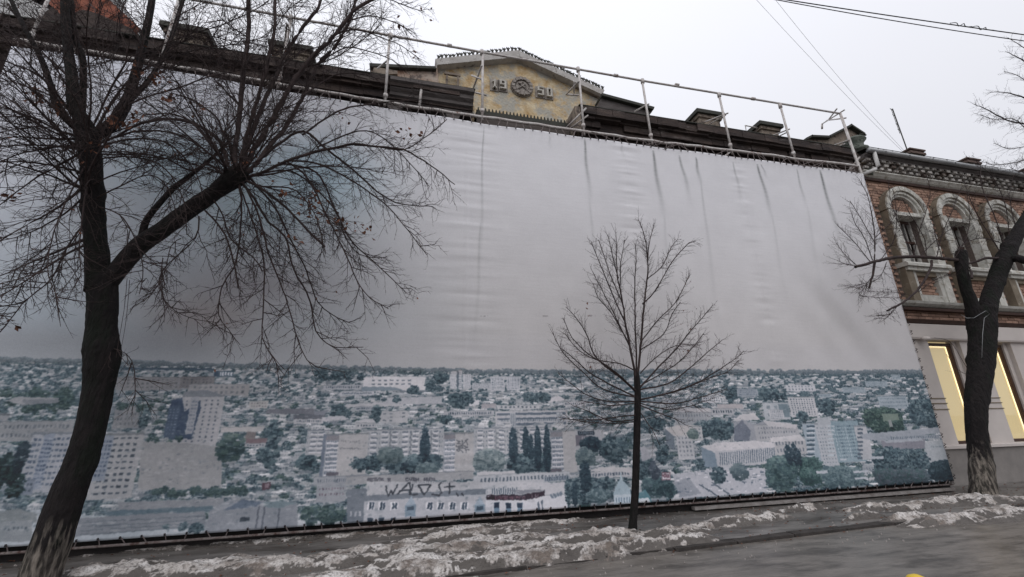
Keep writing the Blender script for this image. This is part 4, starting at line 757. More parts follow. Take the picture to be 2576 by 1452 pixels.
# dark pediment at the left end, above the trees
m1 = MB(); m1.prism([pz(95, 78, 9), pz(150, 38, 9), pz(165, 52, 9), pz(168, 65, 9), pz(225, 45, 9), pz(262, 55, 9), pz(345, 92, 9), pz(345, 110, 9), pz(60, 90, 9)], 8.8, 9.6); m1.build('left_pediment', m_black, old)

# ------------------------------------------------------------------ neighbour at the far left: white wall and red tiled roof
nb = empty('tiled_house', (-10.5, 11, 0), 'white walled house with steep red tiled roof at the top left behind the branches', 'house')
m_wh = mat('white_house_render', (.6, .6, .6), (.48, .48, .48), scale=2, rough=.9, bump=.2)
m_tile = mat('red_clay_tile', (.3, .11, .07), (.19, .07, .05), scale=7, rough=.85, bump=.3); rand_tint(m_tile, .3)
MB().box(-24, -9.05, 11, 14, 0, 14.2).build('wall', m_wh, nb); MB().box(-9.05, -7.6, 11.2, 14, 0, 11.6).build('wall', m_wh, nb)
A = P(215, -40, 11); B_ = P(347, 84, 11); rf = empty('roof', (-8, 11, 11.5)); adopt(rf, nb)
ax = np.array([B_[0] - A[0], 0, B_[2] - A[2]]); Ls = np.linalg.norm(ax); ax /= Ls; nr_ = np.array([-ax[2], 0, ax[0]]); nr_ = -nr_ if nr_[2] < 0 else nr_
m1 = MB(); lowp = (A[0] - .1, A[2] - 2.6); m1.prism([(A[0], A[2]), (B_[0], B_[2]), (B_[0] - 1.2, B_[2] - .05), (A[0] - 1.5, A[2] - .6)], 11.0, 13.5); m1.build('roof_deck', m_tile).parent = rf; bpy.context.scene.objects['roof_deck'].matrix_parent_inverse = Matrix.Translation(-WL(rf))
for i in range(15):       # tile courses seen on the sloping verge
    for j in range(5):
        t = (i + .5) / 15 * Ls; q = np.array([A[0], 10.93, A[2]]) + ax * t - np.array([.62, 0, .1]) * (j * .42 + .1)
        mb = MB(); mb.box(-.15, .15, -.03, .03, -.16, .16)
        o = bpy.data.objects.new('roof_tile', TM if (i or j) else mb.mesh('roof_tile', m_tile)); TM = o.data
        col.objects.link(o); o.location = q + np.array([0, U(-.02, .02), 0]); o.rotation_euler = (.18, math.atan2(-ax[2], ax[0]) + U(-.03, .03), 0)
        o.parent = rf; o.matrix_parent_inverse = Matrix.Translation(-WL(rf))
m1 = MB(); m1.tube([A + np.array([.05, 0, .06]), B_ + np.array([.1, 0, .02])], .06, 6); o = m1.build('verge', m_cope, nb)
# ------------------------------------------------------------------ brick house at the right
m_brick = mat('orange_brown_brick', (.38, .245, .185), (.3, .185, .135), scale=5, rough=.9, bump=.4, bscale=40, c3=(.24, .155, .12), s3=2.2, th3=(.52, .66)); rand_tint(m_brick, .28)
m_mort = mat('dark_mortar', (.11, .085, .075), (.16, .13, .115), scale=12, rough=.95, bump=.3)
m_trim = mat('peeling_white_trim', (.62, .61, .57), (.44, .43, .39), scale=5, rough=.85, bump=.6, bscale=22, c3=(.34, .31, .26), s3=5.5, th3=(.54, .62)); rand_tint(m_trim, .14)
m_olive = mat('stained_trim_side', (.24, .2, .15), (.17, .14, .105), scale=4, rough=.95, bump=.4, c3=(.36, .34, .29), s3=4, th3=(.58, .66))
m_plast = mat('smooth_cream_render', (.58, .53, .5), (.5, .455, .43), scale=1.2, rough=.8, bump=.12, bscale=60)
m_plinth = mat('grey_plinth_render', (.26, .24, .225), (.2, .185, .175), scale=2.5, rough=.85, bump=.25)
m_zinc = mat('grey_zinc', (.34, .345, .35), (.24, .245, .25), scale=3, rough=.4, bump=.1, metal=.5, stretch=(1, 1, 4))
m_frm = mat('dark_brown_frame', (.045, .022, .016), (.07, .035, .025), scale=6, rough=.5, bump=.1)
m_wfrm = mat('white_window_paint', (.52, .51, .48), (.36, .34, .31), scale=12, rough=.6, bump=.3)
m_curt = mat('grey_curtain', (.24, .235, .23), (.1, .1, .1), scale=5, rough=.9, bump=.3, stretch=(4, 1, .3))
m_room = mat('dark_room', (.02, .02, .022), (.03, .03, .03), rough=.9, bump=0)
m_glass = bpy.data.materials.new('window_glass'); m_glass.use_nodes = True
N = m_glass.node_tree.nodes; L = m_glass.node_tree.links; N.remove(N['Principled BSDF'])
tb = N.new('ShaderNodeBsdfTransparent'); gb = N.new('ShaderNodeBsdfGlossy'); gb.inputs['Roughness'].default_value = .03; gb.inputs[0].default_value = (.85, .88, .9, 1); fr0 = N.new('ShaderNodeLayerWeight'); fr0.inputs[0].default_value = .35; fr = N.new('ShaderNodeMath'); fr.operation = 'POWER'; fr.inputs[1].default_value = 3.; L.new(fr0.outputs['Facing'], fr.inputs[0])
ms = N.new('ShaderNodeMixShader'); L.new(fr.outputs[0], ms.inputs[0]); L.new(tb.outputs[0], ms.inputs[1]); L.new(gb.outputs[0], ms.inputs[2]); L.new(ms.outputs[0], N['Material Output'].inputs[0])
br = empty('brick_house', (20, 8.3, 0), 'orange brick house with white arched windows and lit ground floor displays', 'house')
WX0, WX1 = 11.73, 30.; CX0 = 12.42; WY = 8.3
WC = [13.68 + 1.95 * i for i in range(8)]
OW = .5
mb = MB()      # backing wall with real openings
xs = [WX0]
for c in WC: xs += [c - OW, c + OW]
xs.append(WX1)
for i in range(0, len(xs), 2): mb.box(xs[i], xs[i + 1], WY + .02, WY + .45, 3.9, 8.25)
for c in WC: mb.box(c - OW, c + OW, WY + .02, WY + .45, 7.0, 8.25); mb.box(c - OW, c + OW, WY + .02, WY + .45, 3.9, 5.45)
mb.build('wall', m_mort, br)
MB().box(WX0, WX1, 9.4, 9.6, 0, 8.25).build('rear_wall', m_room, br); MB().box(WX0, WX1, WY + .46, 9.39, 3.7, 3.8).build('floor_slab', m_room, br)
# bricks laid one by one
bm_ = MB().box(-.118, .118, -.02, .03, -.036, .036); bme = bm_.mesh('brick', m_brick); hm = MB().box(-.056, .056, -.02, .03, -.036, .036).mesh('brick', m_brick)
def blocked(x, z, hw):
    for c in WC:
        if abs(x - c) < OW + .28 + hw * .6 and 4.36 < z < 7.25:
            if 4.66 < z < 5.2 and abs(x - c) < .36: return 0
            return 1
        if z >= 7.25 and (x - c) ** 2 + (z - 7.2) ** 2 < .72 ** 2: 
            if (x - c) ** 2 + (z - 7.2) ** 2 < .36 ** 2 and z > 7.1: return 0
            return 1
    return 0
cands = []; row = 0; z = 4.03
while z < 8.2:
    x = WX0 + (.0 if row % 2 else -.12)
    while x < WX1:
        if not blocked(x + .12, z, .12): cands.append((x + .12, z, 0))
        x += .25
    row += 1; z += .086
cands.sort(key=lambda q: q[0])
rest = MB()
for i, (x, z, k) in enumerate(cands):
    y = WY + U(-.006, .006) - (.03 if any(abs(x - c) < .36 and 4.6 < z < 5.25 for c in WC) else 0)
    if i < 296:
        o = bpy.data.objects.new('brick', bme); col.objects.link(o); o.location = (x, y, z + U(-.003, .003)); adopt(o, br)
    elif x < 24: rest.box(x - .118 + U(0, .006), x + .118 - U(0, .006), y - .02, y + .03, z - .036, z + .036)
rest.build('brickwork', m_brick, br, kind='stuff')
def arcp(c, zc, r0_, r1_, a0, a1, n=10):
    return [(c + r1_ * math.cos(a0 + (a1 - a0) * i / n), zc + r1_ * math.sin(a0 + (a1 - a0) * i / n)) for i in range(n + 1)] + [(c + r0_ * math.cos(a1 + (a0 - a1) * i / n), zc + r0_ * math.sin(a1 + (a0 - a1) * i / n)) for i in range(n + 1)]
def part(mb, name, m_, parent, bevel=0):
    o = mb.build(name, m_); o.parent = parent; o.matrix_parent_inverse = Matrix.Translation(-WL(parent)); 
    return o
def window(c):
    w = empty('window', (c, WY, 5.45)); adopt(w, br); ZS = 7.12
    for rr0, rr1, yy in ((.65, .78, 8.09), (.57, .645, 8.14), (.49, .565, 8.19)):
        nb_ = 11 if rr1 > .7 else 1
        for k in range(nb_):       # outer ring laid from separate voussoirs
            a0 = math.pi * k / nb_; a1 = math.pi * (k + 1) / nb_ - (.012 if nb_ > 1 else 0)
            m1 = MB(); m1.prism(arcp(c, ZS, rr0, rr1, a0, a1, 3 if nb_ > 1 else 24), yy + (U(-.008, .008) if nb_ > 1 else 0), WY + .05); part(m1, 'voussoir' if nb_ > 1 else 'arch_moulding', m_trim, w)
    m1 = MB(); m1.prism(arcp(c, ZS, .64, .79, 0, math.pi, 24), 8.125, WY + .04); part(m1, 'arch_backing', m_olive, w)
    for s in (-1, 1):
        z = 5.52; k = 0
        while z < ZS - .05:      # alternating quoin blocks
            h = .2; ww = .1 if k % 2 else .1
            x0_, x1_ = sorted((c + s * .5, c + s * (.78 if k % 2 == 0 else .74)))
            part(MB().box(x0_, x1_, 8.1 + U(-.006, .006), 8.13, z, min(z + h - .008, ZS - .004)), 'quoin', m_trim, w); z += h; k += 1
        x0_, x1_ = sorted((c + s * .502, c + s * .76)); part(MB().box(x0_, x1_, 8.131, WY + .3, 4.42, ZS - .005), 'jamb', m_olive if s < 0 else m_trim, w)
    part(MB().box(c - .52, c + .52, 8.15, WY + .2, 6.99, 7.1), 'lintel', m_trim, w)
    mb = MB(); mb.prism(arcp(c, ZS - .01, 0.0, .47, 0.0, math.pi, 16)[:17], WY - .0, WY + .03); part(mb, 'tympanum', m_brick, w)
    zz_ = ZS + .02
    while zz_ < 7.52:
        hw = math.sqrt(max(0, .46 ** 2 - (zz_ + .04 - ZS) ** 2)); x_ = c - hw
        while x_ < c + hw - .06: e = min(x_ + .23, c + hw); part(MB().box(x_, e - .01, WY - .035, WY - .001, zz_, zz_ + .07), 'tympanum_brick', m_brick, w); x_ += .24
        zz_ += .083
    # sash
    fy = WY + .16
    part(MB().box(c - .5, c - .44, fy, fy + .07, 5.5, 6.99), 'sash_side', m_wfrm, w); part(MB().box(c + .44, c + .5, fy, fy + .07, 5.5, 6.99), 'sash_side', m_wfrm, w)
    part(MB().box(c - .44, c + .44, fy, fy + .07, 6.9, 6.99), 'sash_head', m_frm, w); part(MB().box(c - .44, c + .44, fy - .01, fy + .06, 6.28, 6.34), 'transom', m_frm, w)
    part(MB().box(c - .03, c + .03, fy, fy + .065, 5.5, 6.28), 'mullion', m_wfrm, w); part(MB().box(c - .03, c + .03, fy, fy + .065, 6.34, 6.9), 'mullion', m_wfrm, w)
    for s in (-1, 1):
        for z0_, z1_ in ((5.5, 6.28), (6.34, 6.9)):
            x0_, x1_ = sorted((c + s * .03, c + s * .44)); part(MB().box(x0_, x1_, fy + .03, fy + .036, z0_, z1_), 'pane', m_glass, w)
            part(MB().box((x0_ + x1_) / 2 - .012, (x0_ + x1_) / 2 + .012, fy + .005, fy + .028, z0_, z1_), 'glazing_bar', m_wfrm, w)
        m1 = MB(); xx0 = c + s * .44 - (.0 if s < 0 else .26); pts = [(xx0 + .26 * i / 12, fy + .14 + .015 * math.sin(i * 1.9), 0) for i in range(13)]
        m1.add([(p[0], p[1], 5.5) for p in pts] + [(p[0], p[1], 6.95) for p in pts], [(i, i + 1, i + 14, i + 13) for i in range(12)], 0, True); part(m1, 'curtain', m_curt, w)
    # sill and the apron panel below
    part(MB().xprism([(8.0, 5.4), (8.0, 5.47), (8.04, 5.52), (8.45, 5.52), (8.45, 5.4)], c - .8, c + .8), 'sill', m_trim, w)
    part(MB().box(c - .74, c + .74, 8.07, WY + .02, 5.3, 5.395), 'sill_moulding', m_trim, w)
    for q in ((c - .62, c - .37, 4.45, 5.29), (c + .37, c + .62, 4.45, 5.29), (c - .37, c + .37, 5.18, 5.29), (c - .37, c + .37, 4.45, 4.64)):
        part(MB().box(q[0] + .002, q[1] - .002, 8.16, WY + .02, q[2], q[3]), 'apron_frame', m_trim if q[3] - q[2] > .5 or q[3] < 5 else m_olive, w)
for c in WC[:5]: window(c)
# mouldings and the chequered cornice
def band(name, prof, m_, n=1): return MB().xprism(prof, CX0 if name in ('frieze_moulding', 'corona', 'roof') else WX0, WX1, n=n).build(name, m_, br)
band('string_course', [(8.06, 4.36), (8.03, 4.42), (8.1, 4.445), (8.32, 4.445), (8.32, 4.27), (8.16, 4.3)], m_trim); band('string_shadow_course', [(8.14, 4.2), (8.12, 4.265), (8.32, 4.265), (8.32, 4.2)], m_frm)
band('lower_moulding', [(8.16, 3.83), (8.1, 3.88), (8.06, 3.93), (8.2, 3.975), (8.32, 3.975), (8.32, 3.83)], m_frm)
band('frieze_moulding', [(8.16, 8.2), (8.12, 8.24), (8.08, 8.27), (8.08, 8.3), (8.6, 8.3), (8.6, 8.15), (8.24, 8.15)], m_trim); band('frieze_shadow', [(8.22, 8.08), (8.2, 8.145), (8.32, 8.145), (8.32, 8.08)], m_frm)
MB().box(CX0, WX1, 8.14, 8.6, 8.301, 8.86).build('cornice_core', m_mort, br)
m_dent = mat('grimy_dentil', (.3, .28, .26), (.55, .53, .5), scale=7, rough=.9, bump=.5, c3=(.09, .07, .06), s3=3, th3=(.47, .58)); rand_tint(m_dent, .4)
dm = MB().box(-.075, .075, -.05, .1, -.035, .035).mesh('dentil', m_dent); stuffd = MB(); cnt = 0
for r_, (yy, zz_) in enumerate(((8.1, 8.38), (8.05, 8.47), (8.0, 8.56))):
    x = CX0 + .1 + (.14 if r_ % 2 else 0)
    while x < WX1 - .1:
        if x < 20.2 and cnt < 290: o = bpy.data.objects.new('dentil', dm); col.objects.link(o); o.location = (x, yy + U(-.006, .006), zz_); adopt(o, br); cnt += 1
        elif x < 24: stuffd.box(x - .062, x + .062, yy - .05, yy + .1, zz_ - .035, zz_ + .035)
        x += .28
    MB().box(CX0, WX1, yy - .005 + .02, 8.139, zz_ + .036, zz_ + .052).build('dentil_ledge', m_olive, br)
stuffd.build('dentil_row', m_dent, br, kind='stuff')
band('corona', [(7.98, 8.62), (7.98, 8.66), (7.92, 8.7), (7.92, 8.74), (8.6, 8.74), (8.6, 8.62)], m_greyst)
band('roof', [(7.88, 8.861), (7.88, 8.9), (12, 9.6), (12, 9.55)], m_dkmet)
mb = MB(); mb.tube([(CX0 + .05, 7.86, 8.79), (WX1, 7.86, 8.77)], .07, 12); mb.build('gutter', m_zinc, br)
x = CX0 + .6
while x < 22: MB().tube([(x, 7.86, 8.69), (x, 7.78, 8.78), (x, 7.84, 8.875), (x, 7.95, 8.87)], .012, 5).build('gutter_bracket', m_zinc, br); x += .9
mb = MB(); mb.tube([(12.66, 7.86, 8.76), (12.66, 7.86, 8.3), (12.6, 7.9, 8.22), (12.3, 8.05, 8.1)], .05, 10); mb.build('downpipe', mat('white_downpipe', (.62, .61, .6), (.5, .49, .47), rough=.5, bump=.05), br)
for k in (0, 1): MB().tube([(CX0, 8.1, 9.0 + .13 * k), (WX1, 8.1, 9.0 + .13 * k)], .01, 5).build('snow_guard_rail', m_dkmet, br)
x = CX0 + .3
while x < 22: MB().tube([(x, 8.1, 9.14), (x, 8.1, 8.9), (x + .18, 8.4, 8.98), (x, 8.1, 9.14)], .01, 4).build('snow_guard_bracket', m_dkmet, br); x += .55
# ground floor
MB().xprism([(8.12, 3.42), (8.1, 3.46), (8.1, 3.8), (8.14, 3.828), (8.5, 3.828), (8.5, 3.42)], WX0, WX1).build('fascia', m_plast, br)
SW = [(13.13 + 1.9 * i, 14.03 + 1.9 * i) for i in range(8)]
m_lit = bpy.data.materials.new('lit_blind'); m_lit.use_nodes = True; b_ = m_lit.node_tree.nodes['Principled BSDF']; b_.inputs['Base Color'].default_value = (.55, .44, .22, 1); b_.inputs['Roughness'].default_value = .7; b_.inputs['Emission Color'].default_value = (.85, .68, .38, 1); b_.inputs['Emission Strength'].default_value = .36
m_lampm = bpy.data.materials.new('lamp_strip'); m_lampm.use_nodes = True; b_ = m_lampm.node_tree.nodes['Principled BSDF']; b_.inputs['Emission Color'].default_value = (1, .82, .45, 1); b_.inputs['Emission Strength'].default_value = 1.4
xe = WX0
for i, (a, b) in enumerate(SW):
    MB().box(xe, a, 8.3, 8.75, .88, 3.42).build('pier', m_plast, br)
    MB().box(xe + (.12 if i else 0), a - .1, 8.2, 8.299, .88, 3.42).build('pilaster', m_plast, br)
    for gz in (1.96, 1.84, 1.7): MB().box(xe + (.1 if i else 0), a - .08, 8.185, 8.1995, gz - .012, gz + .012).build('pier_rib', m_olive, br)
    if i < 4:
        d = empty('display_window', (a, 8.4, .88)); adopt(d, br)
        for q in ((a, a + .05, .95, 3.3), (b - .06, b, .95, 3.3), (a, b, 3.301, 3.37), (a, b, .88, .949)): part(MB().box(q[0] + .001, q[1] - .001, 8.34, 8.42, q[2], q[3]), 'frame_bar', m_frm, d)
        part(MB().box(a + .05, b - .07, 8.385, 8.39, .95, 3.3), 'pane', m_glass, d)
        part(MB().box(a, b, 8.435, 8.45, .88, 3.42), 'blind', m_lit, d)
        part(MB().box(b - .085, b - .072, 8.41, 8.43, .96, 3.29), 'lamp_strip', m_lampm, d); part(MB().box(a + .05, b - .1, 8.41, 8.43, 3.28, 3.295), 'lamp_strip', m_lampm, d)
        if i < 2:
            m1 = MB(); m1.tube([(a + .02 + .04 * k, 8.41, 1.7 - .1 * k - .012 * k * k) for k in range(8)], [.02] * 8, 8); part(m1, 'draped_cloth', mat('ivory_cloth%d' % i, (.5, .43, .25), (.4, .33, .18), rough=.9), d)
    xe = b
MB().box(xe, WX1, 8.3, 8.75, .88, 3.42).build('pier', m_plast, br)
MB().xprism([(8.1, .8), (8.1, .86), (8.14, .879), (8.8, .879), (8.8, .8)], WX0, WX1).build('plinth_cap', m_plast, br)
MB().box(WX0, WX1, 8.17, 8.75, -.1, .799).build('plinth', m_plinth, br)
c = MB(); c.lathe((12.72, 8.02, 3.36), [(.02, 0), (.09, .01), (.1, .05), (.07, .09), (.02, .11)], 12); c.build('lamp_housing', m_plast, br)
for x in (16.0, 18.6, 21.6):
    ch = empty('chimney', (x, 8.95, 9)); adopt(ch, br)
    part(MB().box(x + .04, x + .56, 8.95, 11.2, 8.9, 9.84), 'stack', mat('dark_chimney_brick', (.09, .06, .05), (.15, .11, .095), scale=8, rough=.95, bump=.6) if x == 16.0 else bpy.data.materials['dark_chimney_brick'], ch)
    for k, (e, z0_, z1_) in enumerate(((.04, 9.841, 9.9), (.08, 9.901, 9.98), (.05, 9.981, 10.04), (.09, 10.041, 10.09))): part(MB().box(x + .04 - e, x + .56 + e, 8.95 - e, 11.2 + e, z0_, z1_), 'cap_course', bpy.data.materials['dark_chimney_brick'], ch)
# ------------------------------------------------------------------ bare trees
def bark(name, whz=None):
    m_ = mat(name, (.008, .0065, .007), (.017, .0135, .0135), scale=14, rough=.95, bump=1., bscale=24, c3=(.008, .01, .007), s3=3, stretch=(1, 1, .3), bdist=.06)
    if whz:       # old lime wash worn off in streaks
        n = m_.node_tree; N = n.nodes; L = n.links; b = N['Principled BSDF']; src = b.inputs['Base Color'].links[0].from_socket
        g = N.new('ShaderNodeNewGeometry'); s = N.new('ShaderNodeSeparateXYZ'); L.new(g.outputs['Position'], s.inputs[0])
        mp = N.new('ShaderNodeMapping'); mp.inputs['Scale'].default_value = (14, 14, 2.2); L.new(g.outputs['Position'], mp.inputs[0]); t = N.new('ShaderNodeTexNoise'); t.inputs['Scale'].default_value = 1.6; t.inputs['Detail'].default_value = 6; L.new(mp.outputs[0], t.inputs[0])
        r = N.new('ShaderNodeMapRange'); r.inputs['From Min'].default_value = whz + .12; r.inputs['From Max'].default_value = whz - .28; L.new(s.outputs['Z'], r.inputs['Value'])
        a = N.new('ShaderNodeMath'); a.operation = 'MULTIPLY_ADD'; a.inputs[1].default_value = 1.; L.new(r.outputs[0], a.inputs[0])
        q = N.new('ShaderNodeMapRange'); q.inputs['From Min'].default_value = .44; q.inputs['From Max'].default_value = .62; q.inputs['To Min'].default_value = -.85; q.inputs['To Max'].default_value = 0; L.new(t.outputs[0], q.inputs['Value']); L.new(q.outputs[0], a.inputs[2])
        cl_ = N.new('ShaderNodeClamp'); L.new(a.outputs[0], cl_.inputs[0]); ml_ = N.new('ShaderNodeMath'); ml_.operation = 'MULTIPLY'; ml_.inputs[1].default_value = .8; L.new(cl_.outputs[0], ml_.inputs[0])
        x = N.new('ShaderNodeMixRGB'); x.inputs[2].default_value = (.27, .235, .2, 1); L.new(ml_.outputs[0], x.inputs[0]); L.new(src, x.inputs[1]); L.new(x.outputs[0], b.inputs['Base Color'])
    return m_
m_bark = bark('dark_wet_bark'); m_twig = mat('bare_twig', (.026, .018, .018), (.055, .038, .036), scale=9, rough=.85, bump=0)
m_leaf = mat('dry_brown_leaf', (.2, .085, .05), (.12, .05, .03), scale=9, rough=.8, bump=0); rand_tint(m_leaf, .5)
def pw(px, py, y, rpx):
    p = P(px, py, y); return p, rpx * ((p - CAM) @ fw) / F / math.sqrt(1 + ((px - 1288) / F) ** 2)
def smooth(pts, rad, step=.06):
    """Catmull-Rom through the traced points"""
    pts = [np.array(p) for p in pts]; o = []; r_ = []
    n = len(pts)
    for i in range(n - 1):
        p0, p1, p2, p3 = pts[max(i - 1, 0)], pts[i], pts[i + 1], pts[min(i + 2, n - 1)]
        k = max(1, int(np.linalg.norm(p2 - p1) / step))
        for j in range(k):
            t = j / k; o.append(.5 * ((2 * p1) + (-p0 + p2) * t + (2 * p0 - 5 * p1 + 4 * p2 - p3) * t * t + (-p0 + 3 * p1 - 3 * p2 + p3) * t ** 3)); r_.append(rad[i] + (rad[i + 1] - rad[i]) * t)
    o.append(pts[-1]); r_.append(rad[-1]); return o, r_
def rough_tube(mb, pts, rad, n=22, amp=.07, seed=0, flare=0):
    """a trunk: rings with furrowed, knobbly bark"""
    rn = np.random.RandomState(seed); k = len(pts); g1 = rn.rand(k // 3 + 3, n) - .5; g2 = rn.rand(k + 2, n) - .5; vs = []; kn = [(rn.rand() * k, rn.rand() * n, rn.rand() * .22) for _ in range(int(k / 7))]
    for i, p in enumerate(pts):
        t = pts[min(i + 1, k - 1)] - pts[max(i - 1, 0)]; t = t / (np.linalg.norm(t) + 1e-9); a = np.cross(t, np.array([0.1, 1., .05])); a /= np.linalg.norm(a); b = np.cross(t, a)
        fl = 1 + flare * max(0, 1 - i * .06 / .35) ** 2
        for j in range(n):
            q = 2 * math.pi * j / n; u_ = i / 3; i0 = int(u_); f_ = u_ - i0
            d = amp * 1.5 * (g1[i0, j] * (1 - f_) + g1[i0 + 1, j] * f_) + amp * .7 * g2[i, j]
            for ki, kj, ka in kn: dj = min(abs(j - kj), n - abs(j - kj)); d += ka * math.exp(-((i - ki) / 1.6) ** 2 - (dj / 1.8) ** 2)
            vs.append(p + rad[i] * fl * (1 + d) * (a * math.cos(q) + b * math.sin(q)))
    fs = [(i * n + j, i * n + (j + 1) % n, (i + 1) * n + (j + 1) % n, (i + 1) * n + j) for i in range(k - 1) for j in range(n)]
    fs += [tuple(range(n))[::-1], tuple((k - 1) * n + j for j in range(n))]; mb.add(vs, fs, 0, True)
YMAX = 7.46
def unit(v): return v / (np.linalg.norm(v) + 1e-9)
class Tree:
    def __init__(s, rs_): s.twig = MB(); s.leaf = MB(); s.rn = np.random.RandomState(rs_); s.buds = True
    def rv(s): return unit(s.rn.normal(size=3))
    def tube(s, pts, rad, n): s.twig.tube(pts, rad, n, 0, False)
    def add_leaf(s, p, sz=.05):
        a = s.rv(); b = unit(np.cross(a, s.rv())); n_ = np.cross(a, b); c = p + np.array([0, 0, -sz * .7])
        s.leaf.add([c - a * sz, c + b * sz * .55 + n_ * sz * .25, c + a * sz, c - b * sz * .55 + n_ * sz * .25], [(0, 1, 2), (0, 2, 3)])
    def shoot(s, p, d, L, r, lvl, up=0., grav=0., dens=1., wob=.25, leafp=0.):
        """one shoot with its own side shoots"""
        k = max(2, int(L / (.11 if lvl > 1 else .16))); pts = [p]; d = unit(d); seg = L / k; q = p.copy()
        for i in range(k):
            d = unit(d + s.rv() * wob * (.6 if lvl == 0 else 1) + np.array([0, 0, up - grav * (i / k)]) * seg * 2.2)
            q = q + d * seg
            if q[1] > YMAX: q[1] = YMAX - .02 * s.rn.rand(); d[1] = -abs(d[1]) * .5
            if q[2] < .8: break
            pts.append(q.copy())
        if len(pts) < 2: return
        rad = [r * (1 - .72 * i / (len(pts) - 1)) for i in range(len(pts))]
        s.tube(pts, rad, 3 if lvl > 1 else (4 if lvl else 6))
        if lvl >= 3: 
            if leafp and s.rn.rand() < leafp * .06: s.add_leaf(pts[-1], s.rn.uniform(.012, .03))
            return
        s.side(pts, rad, lvl + 1, up, grav, dens, wob, leafp)
    def side(s, pts, rad, lvl, up, grav, dens, wob=.25, leafp=0., t0=.12, Lk=1.):
        tot = sum(np.linalg.norm(pts[i + 1] - pts[i]) for i in range(len(pts) - 1)); acc = 0
        sp = {1: .11, 2: .085, 3: .085}[lvl] / dens; nxt = max(sp * s.rn.rand(), tot * t0); sgn = 1
        for i in range(len(pts) - 1):
            v = pts[i + 1] - pts[i]; l = np.linalg.norm(v)
            while nxt < acc + l:
                t = nxt / tot; p = pts[i] + v * ((nxt - acc) / l); d = unit(v); sd = np.cross(d, s.rv()); sd = unit(sd)
                a = s.rn.uniform(.45, .95); nd = d * math.cos(a) + sd * math.sin(a)
                L_ = {1: .95, 2: .38, 3: .12}[lvl] * s.rn.uniform(.4, 1.25) * (1 - .55 * t) * Lk * (1 if lvl > 1 else min(1.3, .5 + tot / 3))
                s.shoot(p, nd, L_, {1: .0062, 2: .0034, 3: .0024}[lvl] * s.rn.uniform(.8, 1.2), lvl, up * .5, grav * .9, dens, wob, leafp); nxt += sp * s.rn.uniform(.6, 1.5)
            acc += l
    def traced(s, tr, r0_, r1_, y0, y1, dens=1., up=0., grav=.3, lvl=1, leafp=0., wob=.25, n=6, Lk=1., t0=.12):
        """tr: photo points; the depth runs from y0 to y1"""
        k = len(tr); pts = []; rad = []
        for i, (px, py) in enumerate(tr):
            t = i / (k - 1); y = min(y0 + (y1 - y0) * t + (s.rn.uniform(-.06, .06) if 0 < i else 0), YMAX); p, r = pw(px, py, y, r0_ + (r1_ - r0_) * t); pts.append(p); rad.append(r)
        pts, rad = smooth(pts, rad, .1); pts = [p + s.rv() * min(.008, rad[0] * .3) for p in pts]; s.tube(pts, rad, n); s.side(pts, rad, lvl, up, grav, dens, wob, leafp, t0, Lk)
        return pts
    def finish(s, root):
        o = s.twig.build('crown', m_twig, root)
        if s.leaf.v: s.leaf.build('dry_leaves', m_leaf, root, kind='stuff')
def limb(parent, tr, name='limb', m_=None, n=16, amp=.05, seed=1, flare=0, step=.05):
    pts = []; rad = []
    for px, py, y, r in tr: p, w = pw(px, py, y, r); pts.append(p); rad.append(w)
    pts, rad = smooth(pts, rad, step); mb = MB(); rough_tube(mb, pts, rad, n, amp, seed, flare); return mb.build(name, m_ or m_bark, parent)
# --- the big pollarded lime at the left
TY = 6.45
base, _ = pw(105, 1452, TY, 1); lt = empty('lime_tree', (base[0], TY, 0), 'large leaning pollarded tree with dark bare drooping twigs at the left', 'tree')
mwl = bark('limewashed_bark', .62)
bp_ = P(96, 1452, TY); 
pts = []; rad = []
for px, py, r in ((70, 1560, 66), (84, 1500, 62), (103, 1440, 60), (135, 1350, 57), (168, 1250, 52), (200, 1170, 46), (228, 1080, 43), (246, 985, 42), (254, 930, 46), (256, 880, 52), (256, 830, 43), (258, 760, 41), (256, 700, 42)):
    p, w = pw(px, py, TY, r); pts.append(p); rad.append(w)
pts, rad = smooth(pts, rad, .05); mb = MB(); rough_tube(mb, pts, rad, 34, .06, 3, 0); mb.build('trunk', mwl, lt)
limb(lt, [(250, 730, TY, 40), (244, 641, TY, 32), (236, 560, TY, 30), (233, 489, TY, 31), (228, 400, TY - .03, 31), (218, 340, TY - .08, 34), (205, 300, TY - .12, 24), (188, 268, TY - .14, 20), (180, 190, TY - .18, 17), (170, 109, TY - .2, 14), (163, 10, TY - .2, 13), (162, -60, TY - .2, 11)], 'limb', mwl, 22, .06, 4)
limb(lt, [(262, 725, TY, 30), (289, 690, TY - .02, 27), (349, 620, TY - .05, 27), (417, 572, TY - .1, 25), (485, 522, TY - .15, 24), (540, 484, TY - .18, 22), (588, 448, TY - .2, 30), (612, 430, TY - .2, 26)], 'limb', mwl, 22, .06, 5)
limb(lt, [(205, 330, TY, 10), (209, 158, TY - .1, 10), (190, 98, TY - .1, 9), (178, 0, TY - .1, 8)], seed=6)
limb(lt, [(200, 330, TY, 13), (147, 277, TY - .15, 11), (128, 217, TY - .2, 10), (103, 147, TY - .3, 9), (65, 76, TY - .4, 8), (30, 5, TY - .4, 7), (10, -50, TY - .4, 6)], seed=7)
limb(lt, [(240, 345, TY, 15), (275, 320, TY, 19), (300, 290, TY + .05, 18), (326, 236, TY + .1, 15), (353, 140, TY + .1, 12), (375, 43, TY + .15, 10), (388, -40, TY + .15, 9)], seed=8)
limb(lt, [(235, 340, TY, 9), (300, 280, TY + .1, 8), (374, 202, TY + .15, 7), (421, 121, TY + .2, 6), (448, 40, TY + .2, 5.5), (470, -30, TY + .2, 5)], seed=9)
